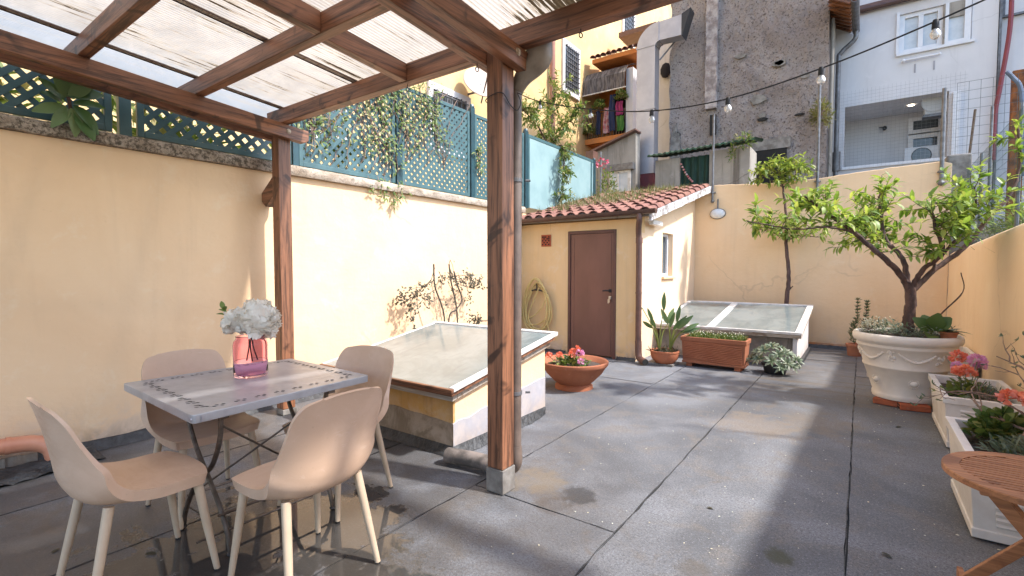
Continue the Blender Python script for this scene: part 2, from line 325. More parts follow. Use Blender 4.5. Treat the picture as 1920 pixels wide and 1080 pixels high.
CL = [cloth('navy_cloth', (.03, .035, .07)), cloth('white_red_cloth', (.55, .4, .38), (.4, .08, .09)), cloth('denim_cloth', (.05, .06, .12)), cloth('magenta_cloth', (.4, .05, .16)), cloth('green_cloth', (.1, .25, .05)), cloth('black_cloth', (.02, .02, .03))]
# ---------------------------------------------------------------- mesh builder
LOCS = {}
class MB:
    def __init__(s): s.v = []; s.f = []; s.mi = None
    def add(s, vs, fs):
        o = len(s.v); s.v += [V(a) for a in vs]; s.f += [tuple(o+i for i in f) for f in fs]; return s
    def box(s, x0, x1, y0, y1, z0, z1):
        return s.add([(x, y, z) for z in (z0, z1) for y in (y0, y1) for x in (x0, x1)],
            [(0, 2, 3, 1), (4, 5, 7, 6), (0, 1, 5, 4), (2, 6, 7, 3), (0, 4, 6, 2), (1, 3, 7, 5)])
    def bar(s, p, q, w, h, up=(0, 0, 1)):           # rectangular bar, w sideways, h along up
        p, q = V(p), V(q); d = (q-p).normalized(); u = V(up); sd = d.cross(u)
        if sd.length < 1e-4: sd = d.cross(V((1, 0, 0)))
        sd.normalize(); u = sd.cross(d).normalized(); vs = []
        for c in (p, q):
            for a, b in ((-1, -1), (1, -1), (1, 1), (-1, 1)): vs.append(c + sd*(a*w/2) + u*(b*h/2))
        return s.add(vs, [(0, 1, 2, 3), (7, 6, 5, 4), (0, 4, 5, 1), (1, 5, 6, 2), (2, 6, 7, 3), (3, 7, 4, 0)])
    def tube(s, path, r, n=8, cap=True):
        P = [V(p) for p in path]; k = len(P); rs = r if isinstance(r, (list, tuple)) else [r]*k
        t0 = (P[1]-P[0]).normalized(); ref = V((0, 0, 1)) if abs(t0.z) < .9 else V((1, 0, 0))
        u = t0.cross(ref).normalized(); vs = []
        for i in range(k):
            t = (P[min(i+1, k-1)]-P[max(i-1, 0)])
            t = t.normalized() if t.length > 1e-9 else t0
            u = (u - t*u.dot(t)); u = u.normalized() if u.length > 1e-6 else t.orthogonal().normalized(); b = t.cross(u)
            for j in range(n):
                a = 2*math.pi*j/n; vs.append(P[i] + (u*math.cos(a)+b*math.sin(a))*rs[i])
        fs = [(i*n+j, i*n+(j+1) % n, (i+1)*n+(j+1) % n, (i+1)*n+j) for i in range(k-1) for j in range(n)]
        if cap: fs += [tuple(range(n-1, -1, -1)), tuple((k-1)*n+j for j in range(n))]
        return s.add(vs, fs)
    def cyl(s, p, q, r, n=12): return s.tube([p, q], r, n)
    def lathe(s, c, prof, n=32, cap=False, wob=0):
        c = V(c); k = len(prof); vs = []
        for r, z in prof:
            for j in range(n):
                a = 2*math.pi*j/n; rr = r*(1+wob*math.sin(3*a)); vs.append(c+V((rr*math.cos(a), rr*math.sin(a), z)))
        fs = [(i*n+j, i*n+(j+1) % n, (i+1)*n+(j+1) % n, (i+1)*n+j) for i in range(k-1) for j in range(n)]
        if cap: fs += [tuple(range(n-1, -1, -1)), tuple((k-1)*n+j for j in range(n))]
        return s.add(vs, fs)
    def ball(s, c, r, n=10, sq=(1, 1, 1)):
        c = V(c); vs = [c+V((0, 0, -r*sq[2]))]; m = n//2
        for i in range(1, m):
            th = math.pi*i/m
            for j in range(n):
                a = 2*math.pi*j/n; vs.append(c+V((r*sq[0]*math.sin(th)*math.cos(a), r*sq[1]*math.sin(th)*math.sin(a), -r*sq[2]*math.cos(th))))
        vs.append(c+V((0, 0, r*sq[2]))); e = len(vs)-1
        fs = [(0, 1+(j+1) % n, 1+j) for j in range(n)]
        fs += [(1+i*n+j, 1+i*n+(j+1) % n, 1+(i+1)*n+(j+1) % n, 1+(i+1)*n+j) for i in range(m-2) for j in range(n)]
        fs += [(e, 1+(m-2)*n+j, 1+(m-2)*n+(j+1) % n) for j in range(n)]
        return s.add(vs, fs)
    def prism(s, poly, d):                          # polygon (list of 3-d points) extruded by vector d
        P = [V(p) for p in poly]; d = V(d); n = len(P)
        return s.add(P+[p+d for p in P], [tuple(range(n-1, -1, -1)), tuple(range(n, 2*n))]+[(i, (i+1) % n, n+(i+1) % n, n+i) for i in range(n)])
    def leaf(s, p, d, up, L, W, droop=.25, fold=.25, seg=3, tip=.0):
        p, d, up = V(p), V(d).normalized(), V(up); sd = d.cross(up)
        sd = sd.normalized() if sd.length > 1e-4 else d.orthogonal().normalized(); n = sd.cross(d).normalized(); vs = []
        for i in range(seg+1):
            t = i/seg; wd = W*.5*max(.04, math.sin(math.pi*min(.97, .08+t*.9))**.8)
            c = p + d*(L*t) - n*(droop*L*t*t); e = n*(fold*wd)
            vs += [c+sd*wd+e, c, c-sd*wd+e]
        fs = []
        for i in range(seg):
            a = i*3; fs += [(a, a+1, a+4, a+3), (a+1, a+2, a+5, a+4)]
        return s.add(vs, fs)
    def mesh(s, name, mat, smooth=False, sharp=40):
        me = bpy.data.meshes.new(name); me.from_pydata([tuple(v) for v in s.v], [], s.f); me.update()
        mats = mat if isinstance(mat, (list, tuple)) else [mat]
        for mm in mats:
            me.materials.append(mm)
        if s.mi: 
            for q, i in zip(me.polygons, s.mi): q.material_index = i
        if smooth:
            me.polygons.foreach_set('use_smooth', [True]*len(me.polygons))
            me.set_sharp_from_angle(angle=R(sharp))
        return me
    def build(s, name, mat, parent=None, smooth=False, bevel=0, local=False, sharp=40, origin=None):
        off = V((0, 0, 0))
        if parent is not None and not local: off = LOCS[parent.name]
        elif origin is not None: off = V(origin)
        if not local and off.length: s.v = [v-off for v in s.v]
        me = s.mesh(name, mat, smooth, sharp)
        bm = bmesh.new(); bm.from_mesh(me); bmesh.ops.recalc_face_normals(bm, faces=bm.faces) if name not in NORECALC else None
        bm.to_mesh(me); bm.free()
        o = bpy.data.objects.new(name, me); COL.objects.link(o)
        if parent is not None: o.parent = parent
        elif origin is not None: o.location = origin
        LOCS[o.name] = off if not local else V((0, 0, 0))
        if bevel:
            b = o.modifiers.new('bevel', 'BEVEL'); b.width = bevel; b.segments = 2; b.limit_method = 'ANGLE'; b.angle_limit = R(35)
        return o
NORECALC = set()
def tag(o, label, cat, group=None, kind=None):
    if label: o['label'] = label
    if cat: o['category'] = cat
    if group: o['group'] = group
    if kind: o['kind'] = kind
    return o
def thing(name, label, cat, loc=(0, 0, 0), rz=0, group=None):
    o = bpy.data.objects.new(name, None); COL.objects.link(o); o.location = loc; o.rotation_euler = (0, 0, rz)
    o.empty_display_size = .1; LOCS[o.name] = V(loc); return tag(o, label, cat, group)
def stuff(o): o['kind'] = 'stuff'; return o
def piece(name, me, parent, mw):                    # instance of a shared mesh, mw = world matrix (parent chain not rotated)
    o = bpy.data.objects.new(name, me); COL.objects.link(o); o.parent = parent
    o.matrix_local = Matrix.Translation(-LOCS[parent.name]) @ mw; LOCS[o.name] = LOCS[parent.name]; return o
def frame(d, up, p):                                # matrix with local Y along d, Z near up
    d = V(d).normalized(); x = d.cross(V(up)); x = x.normalized() if x.length > 1e-4 else d.orthogonal().normalized(); z = x.cross(d)
    return Matrix(((x.x, d.x, z.x, p[0]), (x.y, d.y, z.y, p[1]), (x.z, d.z, z.z, p[2]), (0, 0, 0, 1)))
rng = random.Random(7)
U = rng.uniform
def rdir(zlo=-1, zhi=1):
    a = U(0, 6.283); z = U(zlo, zhi); r = math.sqrt(max(0, 1-z*z)); return V((r*math.cos(a), r*math.sin(a), z))
def curve(pts, n=8):                                # Catmull-Rom
    P = [V(p) for p in pts]; P = [P[0]*2-P[1]]+P+[P[-1]*2-P[-2]]; out = []
    for i in range(1, len(P)-2):
        for k in range(n):
            t = k/n; a, b, c, d = P[i-1:i+3]
            out.append(.5*((2*b)+(c-a)*t+(2*a-5*b+4*c-d)*t*t+(3*b-a-3*c+d)*t**3))
    return out+[P[-2]]

# ---------------------------------------------------------------- setting
g = MB().box(-40, 40, -30, 60, -.6, -.5).build('ground', M['ground']); tag(g, 'bare earth ground beneath the terrace and the buildings', 'ground', kind='structure')
tf = MB().box(-5.2, 1.4, -2.2, 10.6, -.2, -.012).build('terrace_floor', M['subfloor'], origin=(0, 0, -.2))
tag(tf, 'grey bitumen felt terrace floor with straight seams and damp patches', 'floor', kind='structure')
def sheet(x0, x1, y0, y1, dz=0.):
    edge = []; st = .12
    def run(a, b, f):
        n = max(2, int(abs(b-a)/st)); return [f(a+(b-a)*i/n) for i in range(n)]
    j = lambda: U(-.006, .006)
    edge += run(x0, x1, lambda t: (t, y0+j())); edge += run(y0, y1, lambda t: (x1+j(), t))
    edge += run(x1, x0, lambda t: (t, y1+j())); edge += run(y1, y0, lambda t: (x0+j(), t))
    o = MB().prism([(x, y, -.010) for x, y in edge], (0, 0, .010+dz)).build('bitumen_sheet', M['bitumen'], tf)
xs = [-4.93, -4.06, -3.06, -2.06, -1.06, -.03, 1.12]
cuts = {0: [], 1: [1.2], 2: [5.9], 3: [2.44], 4: [8.95, 9.6], 5: [7.9]}
for i in range(6):
    ys = [-2.2]+cuts[i]+[10.34]
    for a, b in zip(ys, ys[1:]): sheet(xs[i]+.006, xs[i+1]-.004, a+.004, b-.004, U(-.0015, .001))
def seam(pts, w0, w1):
    P = [V(p) for p in pts]; L = (P[1]-P[0]).length; n = int(L/.05); d = (P[1]-P[0])/n; sd = V((-d.y, d.x, 0)).normalized(); mb = MB(); run = []
    def flush():
        if len(run) > 1: mb.add([q for r in run for q in r], [(i*2, i*2+1, i*2+3, i*2+2) for i in range(len(run)-1)])
        run.clear()
    for i in range(n+1):
        c = P[0]+d*i+sd*(.010*noise.noise(V((i*.13, P[0].x*3, 1)))); k = noise.noise(V((i*.09, P[0].x*5+P[0].y, 4)))
        wd = .6*(w0+(w1-w0)*max(0, k+.25))+U(0, .002)
        if k < -.42: flush(); continue
        run.append((c+sd*wd*.6+V((0, 0, .0022)), c-sd*wd*.4+V((0, 0, .0022))))
    flush(); mb.build('seam_tar', M['tar'], tf)
for x in xs[1:6]: seam([(x, -1, 0), (x, 10.2, 0)], .003, .014)
seam([(-2.04, 2.44, 0), (-1.08, 2.44, 0)], .005, .014); seam([(-1.04, 8.95, 0), (-.05, 8.95, 0)], .004, .012); seam([(-1.04, 9.6, 0), (-.05, 9.6, 0)], .004, .012); seam([(-.01, 7.9, 0), (1.1, 7.9, 0)], .003, .012); seam([(-4.04, 1.2, 0), (-3.08, 1.2, 0)], .004, .012); seam([(-3.04, 5.9, 0), (-2.08, 5.9, 0)], .003, .012)
# black upstand strips and tar flap at the wall foot
def strip(path, w, h, name='upstand'):
    mb = MB(); P = curve(path, 14); vs = []; n = len(P)
    for i, p in enumerate(P):
        t = (P[min(i+1, n-1)]-P[max(i-1, 0)]).normalized(); sd = V((t.y, -t.x, 0))
        a, b = U(.85, 1.1), U(.8, 1.15)
        vs += [p+V((0, 0, h*a)), p+sd*(w*.35)+V((0, 0, h*.8*b)), p+sd*(w*.7)+V((0, 0, h*.3*a)), p+sd*w*U(.95, 1.1)+V((0, 0, .002))]
    fs = [(i*4+k, i*4+k+1, i*4+k+5, i*4+k+4) for i in range(n-1) for k in range(3)]
    return mb.add(vs, fs).build(name, M['tar'], tf, smooth=True)
strip([(-4.935, -1.5, 0), (-4.935, 1.2, 0), (-4.935, 3, 0), (-4.935, 5, 0), (-4.935, 7.14, 0)], .07, .085)
strip([(-.75, 10.345, 0), (.1, 10.345, 0), (1.1, 10.345, 0)], .06, .07)
strip([(-3.1, 7.145, 0), (-2.78, 7.145, 0)], .05, .055)
strip([(-4.93, 7.145, 0), (-4.5, 7.145, 0), (-4.02, 7.145, 0)], .05, .055)

# ---------------------------------------------------------------- boundary walls
def rough_face(mb, x, y0, y1, z0, z1, nrm, ny=40, nz=14, amp=.006, sc=1.1):
    vs = []
    for i in range(ny+1):
        for k in range(nz+1):
            a = y0+(y1-y0)*i/ny; z = z0+(z1-z0)*k/nz; d = noise.noise(V((a*sc, z*sc, x*3)))*amp
            vs.append((x+nrm*d, a, z) if nrm else (a, x+d, z))
    mb.add(vs, [(i*(nz+1)+k, (i+1)*(nz+1)+k, (i+1)*(nz+1)+k+1, i*(nz+1)+k+1) for i in range(ny) for k in range(nz)])
lw = thing('garden_wall', 'long peach plastered wall under the teal lattice, left side of the terrace', 'wall', (-5, 3, 0))
mb = MB().box(-5.2, -4.948, -2.2, 12, 0, 2.425); rough_face(mb, -4.94, -2.2, 7.2, 0, 2.425, 1, 80, 20)
mb.build('wall_face', M['peach'], lw, smooth=True)
mb = MB(); prof = [(-5.16, 2.427), (-4.885, 2.427), (-4.875, 2.45), (-4.872, 2.505), (-4.895, 2.53), (-5.16, 2.54)]; n = 190; vs = []
for i in range(n+1):
    y = -2.2+9.4*i/n
    for k, (x, z) in enumerate(prof):
        a = noise.noise(V((y*6, k*3.1, 0)))*.008+noise.noise(V((y*17, k*5, 2)))*.005
        vs.append((x+(a if k in (1, 2, 3, 4) else 0), y, z+a*.8))
mb.add(vs, [(i*6+k, i*6+(k+1) % 6, (i+1)*6+(k+1) % 6, (i+1)*6+k) for i in range(n) for k in range(6)])
mb.build('coping', M['coping'], lw, smooth=True, sharp=50)
mb = MB(); 
for i in range(26):                                  # low broken plinth at the near foot of the wall
    y = -1.4+i*.085
    if y > .74: break
    mb.box(-4.945, -4.84+U(-.03, .02), y, y+.086, .0, .10+.035*noise.noise(V((y*3, 1, 1)))+.01)
mb.build('plinth', M['dirty_wall'], lw)

bw = thing('garden_wall', 'peach plastered wall at the back of the terrace, with a wavy top edge', 'wall', (-.8, 10.4, 0))
top = [(-2.9, 2.93), (-2.7, 3.02), (-2.45, 3.1), (-2.1, 3.09), (-1.6, 3.055), (-1.1, 3.05), (-.7, 3.05), (-.2, 3.09), (.3, 3.12), (.7, 3.135), (1.0, 3.14), (1.13, 3.1)]
T = [V((x, 0, z)) for x, z in top]; T = curve(T, 6)
poly = [(-2.9, 10.35, 0)]+[(1.13, 10.35, 0)]+[(p.x, 10.35, p.z+U(-.006, .006)) for p in reversed(T)]
MB().prism(poly, (0, .25, 0)).build('wall_face', M['peach_back'], bw, bevel=.012)
MB().box(-.75, 1.12, 10.335, 10.349, .06, .095).build('skirting', M['orange_pl'], bw)

rw = thing('garden_wall', 'low rounded peach wall along the right side behind the planters', 'wall', (1.2, 4, 0))
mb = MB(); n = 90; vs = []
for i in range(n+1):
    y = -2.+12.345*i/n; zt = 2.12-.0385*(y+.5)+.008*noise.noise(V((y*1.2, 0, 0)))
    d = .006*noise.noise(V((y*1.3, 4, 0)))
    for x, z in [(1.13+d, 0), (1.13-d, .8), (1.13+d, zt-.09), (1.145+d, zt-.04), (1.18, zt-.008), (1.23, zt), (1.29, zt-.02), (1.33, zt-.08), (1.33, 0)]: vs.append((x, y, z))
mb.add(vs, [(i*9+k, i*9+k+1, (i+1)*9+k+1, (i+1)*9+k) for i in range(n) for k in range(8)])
mb.build('wall_face', M['peach_lit'], rw, smooth=True, sharp=60)  # bounce light on this wall is in the paler plaster colour
# raised ground behind the right wall
bank = MB(); vs = []; nx, ny = 16, 30
for i in range(nx+1):
    for k in range(ny+1):
        x = 1.335+i*.55; y = -2+k*.55; z = 1.35+.16*i*.55+.25*noise.noise(V((x*.7, y*.7, 0)))+(.5 if y > 9.5 else 0)
        vs.append((x, y, z))
bank.add(vs, [(i*(ny+1)+k, (i+1)*(ny+1)+k, (i+1)*(ny+1)+k+1, i*(ny+1)+k+1) for i in range(nx) for k in range(ny)])
tag(bank.build('terrain', M['ground'], smooth=True), 'sloping earth bank rising behind the right hand wall', 'bank', kind='structure')

# ---------------------------------------------------------------- tile roofed shed
sh = thing('shed', 'ochre plastered lean-to shed with clay tile roof and brown metal door', 'shed', (-3.8, 7.2, 0))
def ztop(y): return 2.19+.245*(y-7.0)
mb = MB()
mb.box(-4.945, -3.985, 7.15, 7.33, 0, 2.2).box(-3.125, -2.8, 7.15, 7.33, 0, 2.2).box(-3.985, -3.125, 7.15, 7.33, 2.055, 2.2)
mb.box(-4.945, -2.8, 7.332, 7.5, 2.0, 2.26)
mb.build('front_wall', M['ochre'], sh)
mb = MB(); Y0, Y1, WZ0, WZ1 = 8.36, 8.93, 1.30, 2.06
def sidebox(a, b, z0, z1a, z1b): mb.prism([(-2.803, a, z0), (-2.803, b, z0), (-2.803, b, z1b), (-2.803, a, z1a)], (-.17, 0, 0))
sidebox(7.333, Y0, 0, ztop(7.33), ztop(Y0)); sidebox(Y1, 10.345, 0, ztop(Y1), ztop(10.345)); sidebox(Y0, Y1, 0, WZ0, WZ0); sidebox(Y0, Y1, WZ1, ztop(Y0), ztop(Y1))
mb.build('side_wall', M['peach_lit'], sh)  # sunlit brightness of this side is in the paler plaster colour
wi = MB().box(-2.955, -2.925, Y0, Y1, WZ0, WZ1).build('window', M['glassdark'], sh)
mb = MB()
for a, b, c, d in ((Y0, Y0+.07, WZ0, WZ1), (Y1-.06, Y1, WZ0, WZ1), (Y0+.07, Y1-.06, WZ0, WZ0+.05), (Y0+.07, Y1-.06, WZ1-.05, WZ1)): mb.box(-2.924, -2.885, a, b, c, d)
mb.build('window_frame', M['upvc'], wi, bevel=.004)
MB().box(-2.97, -2.755, Y0-.03, Y1+.05, WZ0-.045, WZ0-.003).build('window_sill', M['peach'], wi, bevel=.008)
d = MB().box(-3.935, -3.175, 7.155, 7.195, .03, 2.0).build('door', M['door'], sh, bevel=.004)
mb = MB().box(-3.983, -3.937, 7.135, 7.23, .0, 2.052).box(-3.173, -3.127, 7.135, 7.23, 0, 2.052).box(-3.937, -3.173, 7.135, 7.23, 2.003, 2.052)
mb.build('door_frame', M['doorframe'], d, bevel=.004)
MB().box(-3.9, -3.87, 7.149, 7.154, .06, 1.97).box(-3.24, -3.21, 7.149, 7.154, .06, 1.97).box(-3.87, -3.24, 7.149, 7.154, 1.94, 1.97).build('door_leaf_rib', M['door'], d)
mb = MB().tube([(-3.225, 7.15, 1.085), (-3.225, 7.1, 1.085)], .011).tube(curve([(-3.225, 7.1, 1.085), (-3.27, 7.095, 1.09), (-3.33, 7.1, 1.082)], 5), .010)
mb.box(-3.245, -3.205, 7.143, 7.152, 1.055, 1.115); mb.build('handle', M['black'], d, smooth=True)
MB().box(-3.245, -3.205, 7.141, 7.153, .95, 1.0).cyl((-3.225, 7.14, .975), (-3.225, 7.115, .975), .01).box(-3.232, -3.218, 7.118, 7.121, .90, .965).box(-3.25, -3.236, 7.117, 7.12, .885, .95).build('lock', M['chrome'], d)
vt = MB().box(-4.505, -4.315, 7.13, 7.149, 1.815, 2.015).build('vent_tile', M['brick'], sh, bevel=.004)
mb = MB()
for i in range(5):
    for k in range(5):
        if (i+k) % 2 == 0 or rng.random() < .2: mb.box(-4.485+i*.031, -4.462+i*.031, 7.122, 7.129, 1.838+k*.032, 1.86+k*.032)
mb.build('vent_grid', M['dark'], vt)
# roof deck, tiles, verge, gutter
ROOFX0, ROOFX1 = -4.94, -2.5
MB().prism([(ROOFX0, 6.98, 2.245), (ROOFX0, 10.34, ztop(10.34)+.055), (ROOFX0, 10.34, ztop(10.34)+.01), (ROOFX0, 6.98, 2.205)], (ROOFX1-ROOFX0-.03, 0, 0)).build('roof_deck', M['dirty_wall'], sh)
mb = MB(); n = 40; vs = []
for i in range(n+1):
    y = 6.93+3.4*i/n; j = .012*noise.noise(V((y*4, 0, 0)))
    for x, dz in ((-2.525, -.035), (-2.488, -.035+j), (-2.488, .085), (-2.525, .085)): vs.append((x, y, ztop(y)+dz))
mb.add(vs, [(i*4+k, i*4+(k+1) % 4, (i+1)*4+(k+1) % 4, (i+1)*4+k) for i in range(n) for k in range(4)]+[(0, 1, 2, 3), (n*4+3, n*4+2, n*4+1, n*4)])
mb.build('verge_board', M['peeling'], sh)
def half_tile(name, r0, r1, L, up=True, seg=8):
    mb = MB(); vs = []
    for t, r in ((0, r0), (1, r1)):
        for o_ in (0, .014):
            for j in range(seg+1):
                a = math.pi*j/seg; sg = 1 if up else -1
                vs.append(((r-o_)*math.cos(a), L*t, sg*(r-o_)*math.sin(a)*.85))
    q = seg+1; fs = []
    for j in range(seg):
        fs += [(j, j+1, 2*q+j+1, 2*q+j), (q+j+1, q+j, 3*q+j, 3*q+j+1), (j+1, j, q+j, q+j+1), (2*q+j, 2*q+j+1, 3*q+j+1, 3*q+j)]
    mb.add(vs, fs); me = mb.mesh(name, M['tile'], True, 50); return me
cover = half_tile('roof_tile', .088, .068, .42); chan = half_tile('channel_tile', .075, .09, .42, False, 5)
pitch = math.atan(.245); pitchx = .205; ncol = 12
rt = half_tile('end_mortar', .07, .07, .03)
for c in range(ncol):
    x = -2.59-c*pitchx
    for r in range(10):
        y = 6.93+r*.34; z = ztop(y)+.085+.012
        mw = Matrix.Translation((x+U(-.008, .008), y+U(-.012, .012), z+U(-.004, .006))) @ Matrix.Rotation(pitch-.03+U(-.012, .012), 4, 'X') @ Matrix.Rotation(U(-.03, .03), 4, 'Z')
        piece('roof_tile', cover, sh, mw)
        if r < 9 and c < ncol-1:
            piece('channel_tile', chan, sh, Matrix.Translation((x-pitchx/2, y+.05, z-.005)) @ Matrix.Rotation(pitch-.02, 4, 'X'))
mb = MB()
for c in range(ncol):
    x = -2.59-c*pitchx; ps = [(x+.074*math.cos(math.pi*j/8), 6.955, ztop(6.95)+.085+.072*math.sin(math.pi*j/8)*.85) for j in range(9)]
    mb.prism(ps, (0, .05, 0))
mb.build('eave_mortar', M['mortar'], sh)
def gutter(mb, p, q, r, n=8):
    p, q = V(p), V(q); vs = []
    d = (q-p).normalized(); sd = d.cross(V((0, 0, 1))).normalized()
    for c in (p, q):
        for rr in (r, r-.008):
            for j in range(n+1):
                a = math.pi+math.pi*j/n; vs.append(c+sd*(rr*math.cos(a))+V((0, 0, rr*math.sin(a))))
    k = n+1; fs = []
    for j in range(n): fs += [(j, j+1, 2*k+j+1, 2*k+j), (k+j+1, k+j, 3*k+j, 3*k+j+1), (j, j+1, k+j+1, k+j), (2*k+j, 2*k+j+1, 3*k+j+1, 3*k+j)]
    fs += [(0, k, 3*k, 2*k), (n, k+n, 3*k+n, 2*k+n)]
    return mb.add(vs, fs)
mb = gutter(MB(), (-4.93, 6.9, 2.27), (-2.42, 6.9, 2.30), .065)
mb.prism([(-2.42, 6.9+.066*math.cos(a*.3927), 2.3-.066*math.sin(a*.3927)) for a in range(9)], (.01, 0, 0))
for x in (-4.6, -3.9, -3.2, -2.6): mb.bar((x, 6.834, 2.28), (x, 6.966, 2.29), .02, .012)
mb.build('gutter', M['brownmetal'], sh, smooth=True)
mb = MB().tube(curve([(-2.66, 6.9, 2.24), (-2.66, 6.9, 2.15), (-2.7, 6.98, 2.07), (-2.72, 7.03, 1.98), (-2.72, 7.06, 1.86)], 6), .043, 12)
mb.tube([(-2.72, 7.06, 1.87), (-2.72, 7.065, .3)], .045, 12).tube(curve([(-2.72, 7.065, .34), (-2.71, 7.06, .12), (-2.66, 7.02, .07), (-2.56, 6.93, .055)], 6), .05, 12)
mb.tube([(-2.72, 7.06, 1.9), (-2.72, 7.06, 1.82)], .052, 12).tube([(-2.72, 7.06, 1.08), (-2.72, 7.06, 1.06)], .05, 12)
mb.build('downpipe', M['browndp'], sh, smooth=True)
MB().tube([(-2.566, 6.935, .056), (-2.555, 6.925, .055)], .046, 12).build('pipe_mouth', M['dark'], sh)
# things fixed on the walls
sc_ = MB().box(-2.74, -2.66, 7.5, 7.95, 2.13, 2.205); o = sc_.build('security_camera', M['white'], origin=(-2.7, 7.7, 2.13), bevel=.012); tag(o, 'small white boxy camera under the shed verge', 'camera')
la = thing('wall_lamp', 'white oval bulkhead lamp on the back wall near the shed roof', 'lamp', (-2.36, 10.35, 2.53))
MB().ball((-2.36, 10.32, 2.53), .135, 16, (1.05, .5, .72)).build('lamp_shade', M['white'], la, smooth=True)
MB().ball((-2.36, 10.34, 2.53), .135, 16, (1.15, .3, .82)).build('lamp_base', M['greymetal'], la, smooth=True)
MB().tube([(-2.36, 10.335, 2.62), (-2.36, 10.335, 2.82)], .012).build('conduit', M['greymetal'], la)
mb = MB()
# dry weeds on the shed roof
def blades(mb, c, rx, ry, n, h0, h1, zf=None, W=.006):
    for _ in range(n):
        x, y = c[0]+U(-rx, rx), c[1]+U(-ry, ry); z = zf(x, y) if zf else c[2]
        mb.leaf((x, y, z), V((U(-.5, .5), U(-.5, .5), 1)), rdir(-.2, .2), U(h0, h1), W*U(.7, 1.5), U(.1, .5), .2, 2)
zr = lambda x, y: ztop(y)+.1
for _ in range(130):
    x = U(-4.8, -3.2); y = U(8.0, 10.1) if x > -4.1 else U(7.3, 10.1); blades(mb, (x, y), .16, .16, 14, .05, .2, zr, .009)
for _ in range(26): blades(mb, (U(-3.4, -2.8), U(9.3, 10.2)), .12, .12, 10, .05, .15, zr, .009)
tag(stuff(mb.build('roof_grass', M['drygrass'])), 'dry grass and weeds growing over the shed roof tiles', 'grass')
# ---------------------------------------------------------------- teal fence on the left wall
fe = thing('lattice_fence', 'teal wooden lattice fence with one solid panel on top of the left wall', 'fence', (-5.03, 3, 2.54))
FX = -5.03; PB = 2.565
def slat_mesh():
    return MB().box(-.022, .022, -.5, .5, -.004, .004).mesh('slat', M['teal'])
SL = slat_mesh()
def lattice(y0, y1, z0, z1, pit):
    # frame
    f_ = .05
    mb = MB().box(FX-.02, FX+.02, y0, y0+f_, z0, z1).box(FX-.02, FX+.02, y1-f_, y1, z0, z1).box(FX-.021, FX+.019, y0+f_, y1-f_, z0, z0+f_).box(FX-.021, FX+.019, y0+f_, y1-f_, z1-f_, z1)
    mb.build('panel_frame', M['teal'], fe, bevel=.004)
    a0, a1, b0, b1 = y0+.02, y1-.02, z0+.02, z1-.02
    for sgn in (1, -1):
        k = a0-(b1-b0); lim = a1
        c = (a0-(b1-b0))+pit*.4 if sgn == 1 else a0+pit*.4
        end = a1 if sgn == 1 else a1+(b1-b0)
        while c < end:
            # line: y = c + sgn*(z-b0)
            pts = []
            for zz in (b0, b1):
                y = c+sgn*(zz-b0)
                if a0 <= y <= a1: pts.append((y, zz))
            for yy in (a0, a1):
                zz = b0+sgn*(yy-c)
                if b0 < zz < b1: pts.append((yy, zz))
            if len(pts) >= 2:
                p, q = V((FX+(.006 if sgn == 1 else -.004), *pts[0])), V((FX+(.006 if sgn == 1 else -.004), *pts[1])); L = (q-p).length
                if L > .1:
                    mw = frame(q-p, (1, 0, 0), (p+q)/2) @ Matrix.Diagonal((1, L, 1, 1)); piece('slat', SL, fe, mw)
            c += pit
lattice(-.35, 1.36, PB, 3.9, .128); lattice(1.53, 2.90, PB, 3.9, .128); lattice(2.99, 4.34, PB, 3.86, .112); lattice(4.46, 5.84, PB, 3.88, .108); lattice(5.97, 7.34, PB, 3.88, .108)
def post(y, wd=.07, mat='teal', z1=3.93):
    mb = MB().box(FX-.035, FX+.035, y-wd/2, y+wd/2, 2.545, z1); mb.build('post', M[mat], fe, bevel=.004)
    MB().lathe((FX, y, z1), [(.001, 0), (.045, .002), (.045, .02), (.03, .05), (.001, .06)], 8).build('post_cap', M['tealdark'], fe, smooth=True)
post(1.445, .085); post(2.945, .07, 'tealdark'); post(4.4, .09, 'tealdark', 3.9); post(5.905, .09, 'tealdark', 3.96); post(7.42, .1, 'tealdark', 3.93); post(10.2, .08, 'tealdark', 3.9)
mb = MB().box(FX-.012, FX+.012, 7.475, 10.15, 2.56, 3.84); pn = mb.build('solid_panel', M['tealpanel'], fe)
MB().box(FX-.02, FX+.02, 7.475, 10.15, 3.842, 3.9).box(FX-.02, FX+.021, 7.475, 7.53, 2.56, 3.838).box(FX-.02, FX+.021, 10.02, 10.09, 2.56, 3.838).build('panel_frame', M['teal'], fe, bevel=.004)

# ---------------------------------------------------------------- pergola
pe = thing('pergola', 'dark stained timber pergola with translucent ribbed roof sheets', 'pergola', (-3, 1, 0))
SLP = .08
def zb(y): return 2.815+SLP*(2.6-y)                    # underside of rafters
MB().box(-1.942, -1.818, 2.426, 2.55, .16, 2.80).build('post', M['woodZ'], pe, bevel=.006)
mb = MB().box(-1.948, -1.812, 2.420, 2.556, 0.004, .158); mb.build('post_shoe', M['concrete'], pe, bevel=.004)
MB().box(-4.68, -4.555, 2.505, 2.63, .06, 2.74).build('post', M['woodZ'], pe, bevel=.006)
MB().box(-4.687, -4.548, 2.498, 2.637, .004, .058).build('post_shoe', M['concrete'], pe, bevel=.004)
def ybeam(x0, x1, y0, y1, zoff, h, name='beam', cham=.05):
    z0 = lambda y: zb(y)+zoff
    prof = [(y0, z0(y0)), (y1-cham, z0(y1-cham)), (y1, z0(y1)+cham*.7), (y1, z0(y1)+h), (y0, z0(y0)+h)]
    return MB().prism([(x0, y, z) for y, z in prof], (x1-x0, 0, 0)).build(name, M['woodY'], pe, bevel=.005)
ybeam(-1.815, -1.745, -2.2, 2.70, -.125, .124); ybeam(-2.015, -1.945, -2.2, 2.66, -.105, .104)
